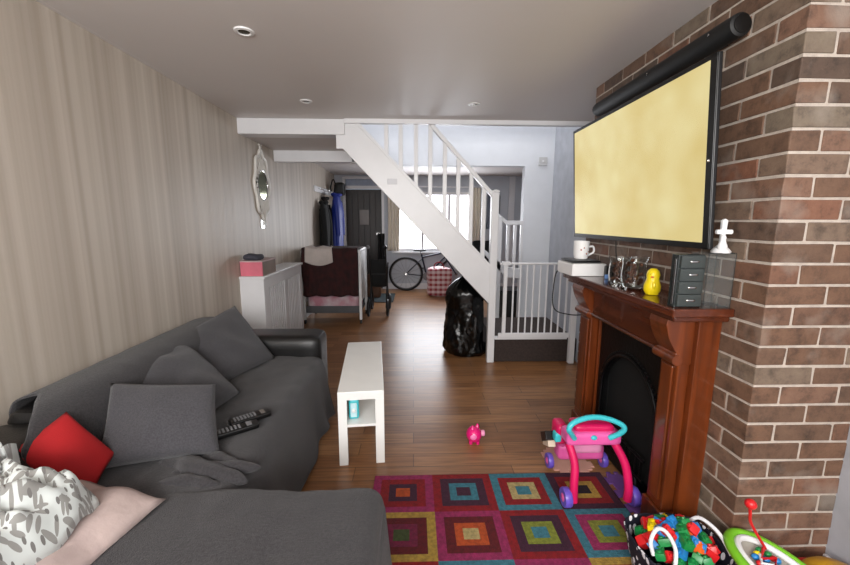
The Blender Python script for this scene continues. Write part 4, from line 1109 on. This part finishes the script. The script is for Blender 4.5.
obj('pack', G().rbox((-1.46,7.18,1.86),(-1.27,7.40,2.09),.05,10,None,.02,8), M_blackm, hb, smooth=True)
obj('strap', G().tube(smoothpath([(-1.44,7.28,2.07),(-1.48,7.28,2.15),(-1.53,7.28,2.0),(-1.50,7.28,1.93)],5),.012,6), M_blackm, hb, smooth=True)
dj = thing('scarf', 'black scarf hanging at the right edge of the front door', 'scarf', (-.67,7.8,1.0))
def scf(u, v): return Vector((-.72+u*.13+.02*noise.noise(Vector((u*2,v*5,0))), 7.80-.025*sin(u*12)-.02*(1-v), 1.15-.62*v))
obj('cloth', G().grid(scf, 14, 20), mat('black_scarf_wool', (.03,.03,.035), .9), dj, smooth='all', solid=.012)
obj('tassels', G().grid(lambda u,v: Vector((-.715+u*.12, 7.80-.02*sin(u*30), .535-.07*v)), 24, 3), mat('black_scarf_wool', (.03,.03,.035), .9), dj, solid=.006)

# bicycle
bk = thing('bicycle', 'dark blue bicycle parked under the window by the front door', 'bicycle', (.25,7.62,0))
yb = 7.64
def bwheel(x):
    q = obj('wheel', G().tube([(x+.325*cos(2*PI*i/48),yb,.345+.325*sin(2*PI*i/48)) for i in range(48)],.022,8,closed=True), M_blackm, bk, smooth=True)
    g = G(); g.tube([(x+.30*cos(2*PI*i/40),yb,.345+.30*sin(2*PI*i/40)) for i in range(40)],.009,6,closed=True)
    for k in range(16):
        a = 2*PI*k/16; g.tube([(x,yb,.345),(x+.3*cos(a),yb,.345+.3*sin(a))],.0022,4)
    obj('rim_and_spokes', g, M_grey, q, smooth=True)
    obj('hub', G().lathe([(.0,-.04),(.025,-.04),(.025,.04),(0,.04)],(x,yb,.345),'Y',14,cap=False), M_chrome, q, smooth=True)
bwheel(-.15); bwheel(.86)
M_bf = mat('dark_blue_frame', (.07,.12,.20), .3)
g = G(); bb_ = (.27,yb,.30)
for a_,b_ in (((.16,yb,.74),bb_),((.18,yb,.68),(.62,yb,.78)),(bb_,(.64,yb,.70)),((.61,yb,.86),(.66,yb,.66))): g.tube([a_,b_],.017,8)
for s in (-.03,.03):
    g.tube([(.18,yb+s*.3,.66),(-.15,yb+s,.345)],.009,6); g.tube([bb_,(-.15,yb+s,.345)],.010,6)
obj('frame', g, M_bf, bk, smooth=True)
g = G()
for s in (-.045,.045): g.tube(smoothpath([(.66,yb,.66),(.68,yb+s,.62),(.86,yb+s,.345)],4),.012,7)
obj('fork', g, M_bf, bk, smooth=True)
obj('seat_post', G().tube([(.16,yb,.74),(.135,yb,.80)],.013,8), M_chrome, bk, smooth=True)
obj('saddle', G().rbox((.0,yb-.06,.80),(.26,yb+.06,.84),.02,8), M_blackp, bk, smooth=True)
obj('handlebar', G().tube(smoothpath([(.56,yb-.26,.93),(.60,yb-.1,.92),(.61,yb,.87),(.60,yb+.08,.92),(.56,yb+.15,.93)],5),.013,8), M_blackp, bk, smooth=True)
g = G(); g.lathe([(.0,-.006),(.085,-.006),(.085,.006),(0,.006)],(.27,yb-.045,.30),'Y',24,cap=False); g.tube([(.27,yb-.06,.30),(.33,yb-.06,.15)],.009,6); g.tube([(.27,yb+.06,.30),(.21,yb+.06,.45)],.009,6)
obj('crankset', g, M_grey, bk, smooth=True)
g = G(); g.box((.29,yb-.13,.14),(.37,yb-.06,.16)); g.box((.17,yb+.06,.44),(.25,yb+.13,.46)); obj('pedal', g, M_blackm, bk)
# plaid laundry bag
lb = thing('laundry_bag', 'red and white checked laundry bag on the floor in front of the bicycle', 'bag', (.49,7.12,0))
obj('bag_body', G().rbox((.26,6.98,.0),(.71,7.28,.53),.06,12,None,.04,5), M_plaid, lb, smooth='all')
obj('bag_handle', G().tube(smoothpath([(.38,7.1,.5),(.40,7.1,.60),(.48,7.1,.64),(.55,7.1,.60),(.58,7.1,.5)],5),.012,7), mat('red_webbing', (.6,.15,.18), .7), lb, smooth=True)
# bin bag
def bf(u, v):
    a = 2*PI*u; z = .83*v
    r = (.235-.02*v)*(1-.04*abs(v-.3))*(1 if v < .78 else (1-((v-.78)/.22)**2*.80))
    if v < .06: r *= .90+.1*v/.06
    k = 1+.10*noise.noise(Vector((cos(a)*1.5,sin(a)*1.5,v*3)))-.13*abs(noise.noise(Vector((cos(a)*2.6,sin(a)*2.6,v*4))))-.07*abs(noise.noise(Vector((cos(a)*6+v*3,sin(a)*6,v*9))))
    x = .575+r*1.08*k*cos(a); yy_ = 3.98+r*k*sin(a)
    zz = z
    lim = strz(x)-.42 if x < .74 else .6
    return Vector((min(x,.725) if v > .1 else x, yy_, max(0.004, zz)))
bn = thing('bin_bag', 'full black plastic bin bag standing under the staircase beside the newel', 'bin bag', (.57,3.98,0))
g = G().grid(bf, 110, 80, closeu=True)
obj('sack', g, M_bin, bn, smooth='all')
g = G(); g.tube([(.56,3.98,.80),(.555,3.97,.84),(.545,3.96,.87)], [.035,.018,.04], 10); obj('knot', g, M_bin, bn, smooth=True)

# curtain at the far window
def cur(x0, x1, zt, zb, ph):
    def f(u, v):
        return Vector((x0+(x1-x0)*u+.01*sin(v*4), YB-.055-.025*sin(u*22+ph), zt+(zb-zt)*v))
    return f
M_cur = mat('cream_curtain', (.90,.87,.81), .85)
obj('curtain', G().grid(cur(-.52,-.28,2.06,.80,0), 40, 10), M_cur, None, smooth='all', solid=.004, label='cream curtain at the left side of the far window', cat='curtain')
obj('curtain', G().grid(cur(1.12,1.36,2.06,.80,1), 40, 10), M_cur, None, smooth='all', solid=.004, label='cream curtain at the right side of the far window', cat='curtain')
rd = G(); rd.tube([(-.58,YB-.055,2.075),(1.42,YB-.055,2.075)],.012,8)
obj('curtain_rail', rd, M_white, None, smooth=True, label='white curtain rail across the far window', cat='curtain rail')
# arched mirror on far wall
am = thing('arched_mirror', 'dark arched mirror leaning light on the far wall, seen through the banister', 'mirror', (1.62,YB-.02,1.2))
pts = [(1.49,1.25),(1.75,1.25)]+[(1.62+.13*cos(a),1.86+.16*sin(a)) for a in [PI*i/14 for i in range(15)]]
obj('glass', G().prism(pts,'Y',YB-.02,YB-.012), mat('dim_mirror', (.45,.47,.52), .25, .3), am)
obj('frame', G().tube([(x,YB-.02,z) for x,z in pts],.010,6,closed=True), mat('pewter', (.5,.5,.52), .4, .5), am, smooth=True)
am['label'] = 'dark arched mirror on the far wall, seen through the opening behind the stairs'
# dark storage box and chair beyond the landing
bx = thing('storage_box', 'black storage box on the floor beyond the stair gate', 'box', (1.45,5.4,0))
obj('box', G().rbox((1.22,5.2,0),(1.62,5.55,.42),.02,6), M_blackm, bx, smooth=True)
obj('lid', G().rbox((1.21,5.19,.42),(1.63,5.56,.45),.01,6), M_blackp, bx, smooth=True)
ch = thing('chair', 'chair draped in black beyond the staircase', 'chair', (1.0,5.5,0))
obj('seat', G().rbox((.86,5.3,.42),(1.24,5.7,.47),.02,6), M_blackm, ch, smooth=True)
for x in (.89,1.21):
    for y in (5.33,5.67): obj('leg', G().box((x-.018,y-.018,0),(x+.018,y+.018,.43)), M_blackm, ch)
obj('backrest', G().rbox((.86,5.64,.45),(1.24,5.71,1.12),.03,10,None,.03,6), mat('black_jacket', (.03,.03,.035), .85), ch, smooth=True)

# ================================================================== LIGHT
def area(name, loc, rot, sx, sy, power, colr):
    l = bpy.data.lights.new(name,'AREA'); l.shape = 'RECTANGLE'; l.size = sx; l.size_y = sy; l.energy = power; l.color = colr
    o = bpy.data.objects.new(name, l); COL.objects.link(o); o.location = loc; o.rotation_euler = rot; return o
area('window_light_near', (-.1,-1.55,1.72), (math.radians(92),0,0), 2.3, .9, 128, (1,.985,.965))
area('window_light_far', (.45,YB-.14,1.40), (math.radians(-78),0,0), 1.5, 1.0, 34, (.90,.95,1))
area('stairwell_light', (.5,4.1,4.1), (0,0,0), 1.5, .7, 38, (1,.99,.98))
area('side_fill_light', (-1.2,-1.0,1.85), (math.radians(92),0,math.radians(-62)), 1.0, .7, 30, (1,.98,.96))  # added fill for the brick face and mantel; no window on this side
w = bpy.data.worlds.new('World'); bpy.context.scene.world = w; w.use_nodes = True
w.node_tree.nodes['Background'].inputs[0].default_value = (.75,.85,1,1); w.node_tree.nodes['Background'].inputs[1].default_value = .5

# ================================================================== CAMERA
f_, pitch, yaw, roll = (381.16492, 0.15991, 0.03071, 0.00442)
cam = bpy.data.cameras.new('Camera'); co = bpy.data.objects.new('Camera', cam); COL.objects.link(co)
cam.sensor_width = 36; cam.lens = f_/850*36; cam.clip_start = .02
fw = Vector((sin(yaw)*cos(pitch), cos(yaw)*cos(pitch), -sin(pitch))); rt = Vector((cos(yaw),-sin(yaw),0)); up = rt.cross(fw)
r2 = rt*cos(roll)+up*sin(roll); u2 = up*cos(roll)-rt*sin(roll)
co.matrix_world = Matrix(((r2.x,u2.x,-fw.x,0),(r2.y,u2.y,-fw.y,0),(r2.z,u2.z,-fw.z,1.4008),(0,0,0,1)))
bpy.context.scene.camera = co
vs = bpy.context.scene.view_settings
vs.view_transform = 'Standard'; vs.look = 'None'; vs.exposure = 0; vs.gamma = 1
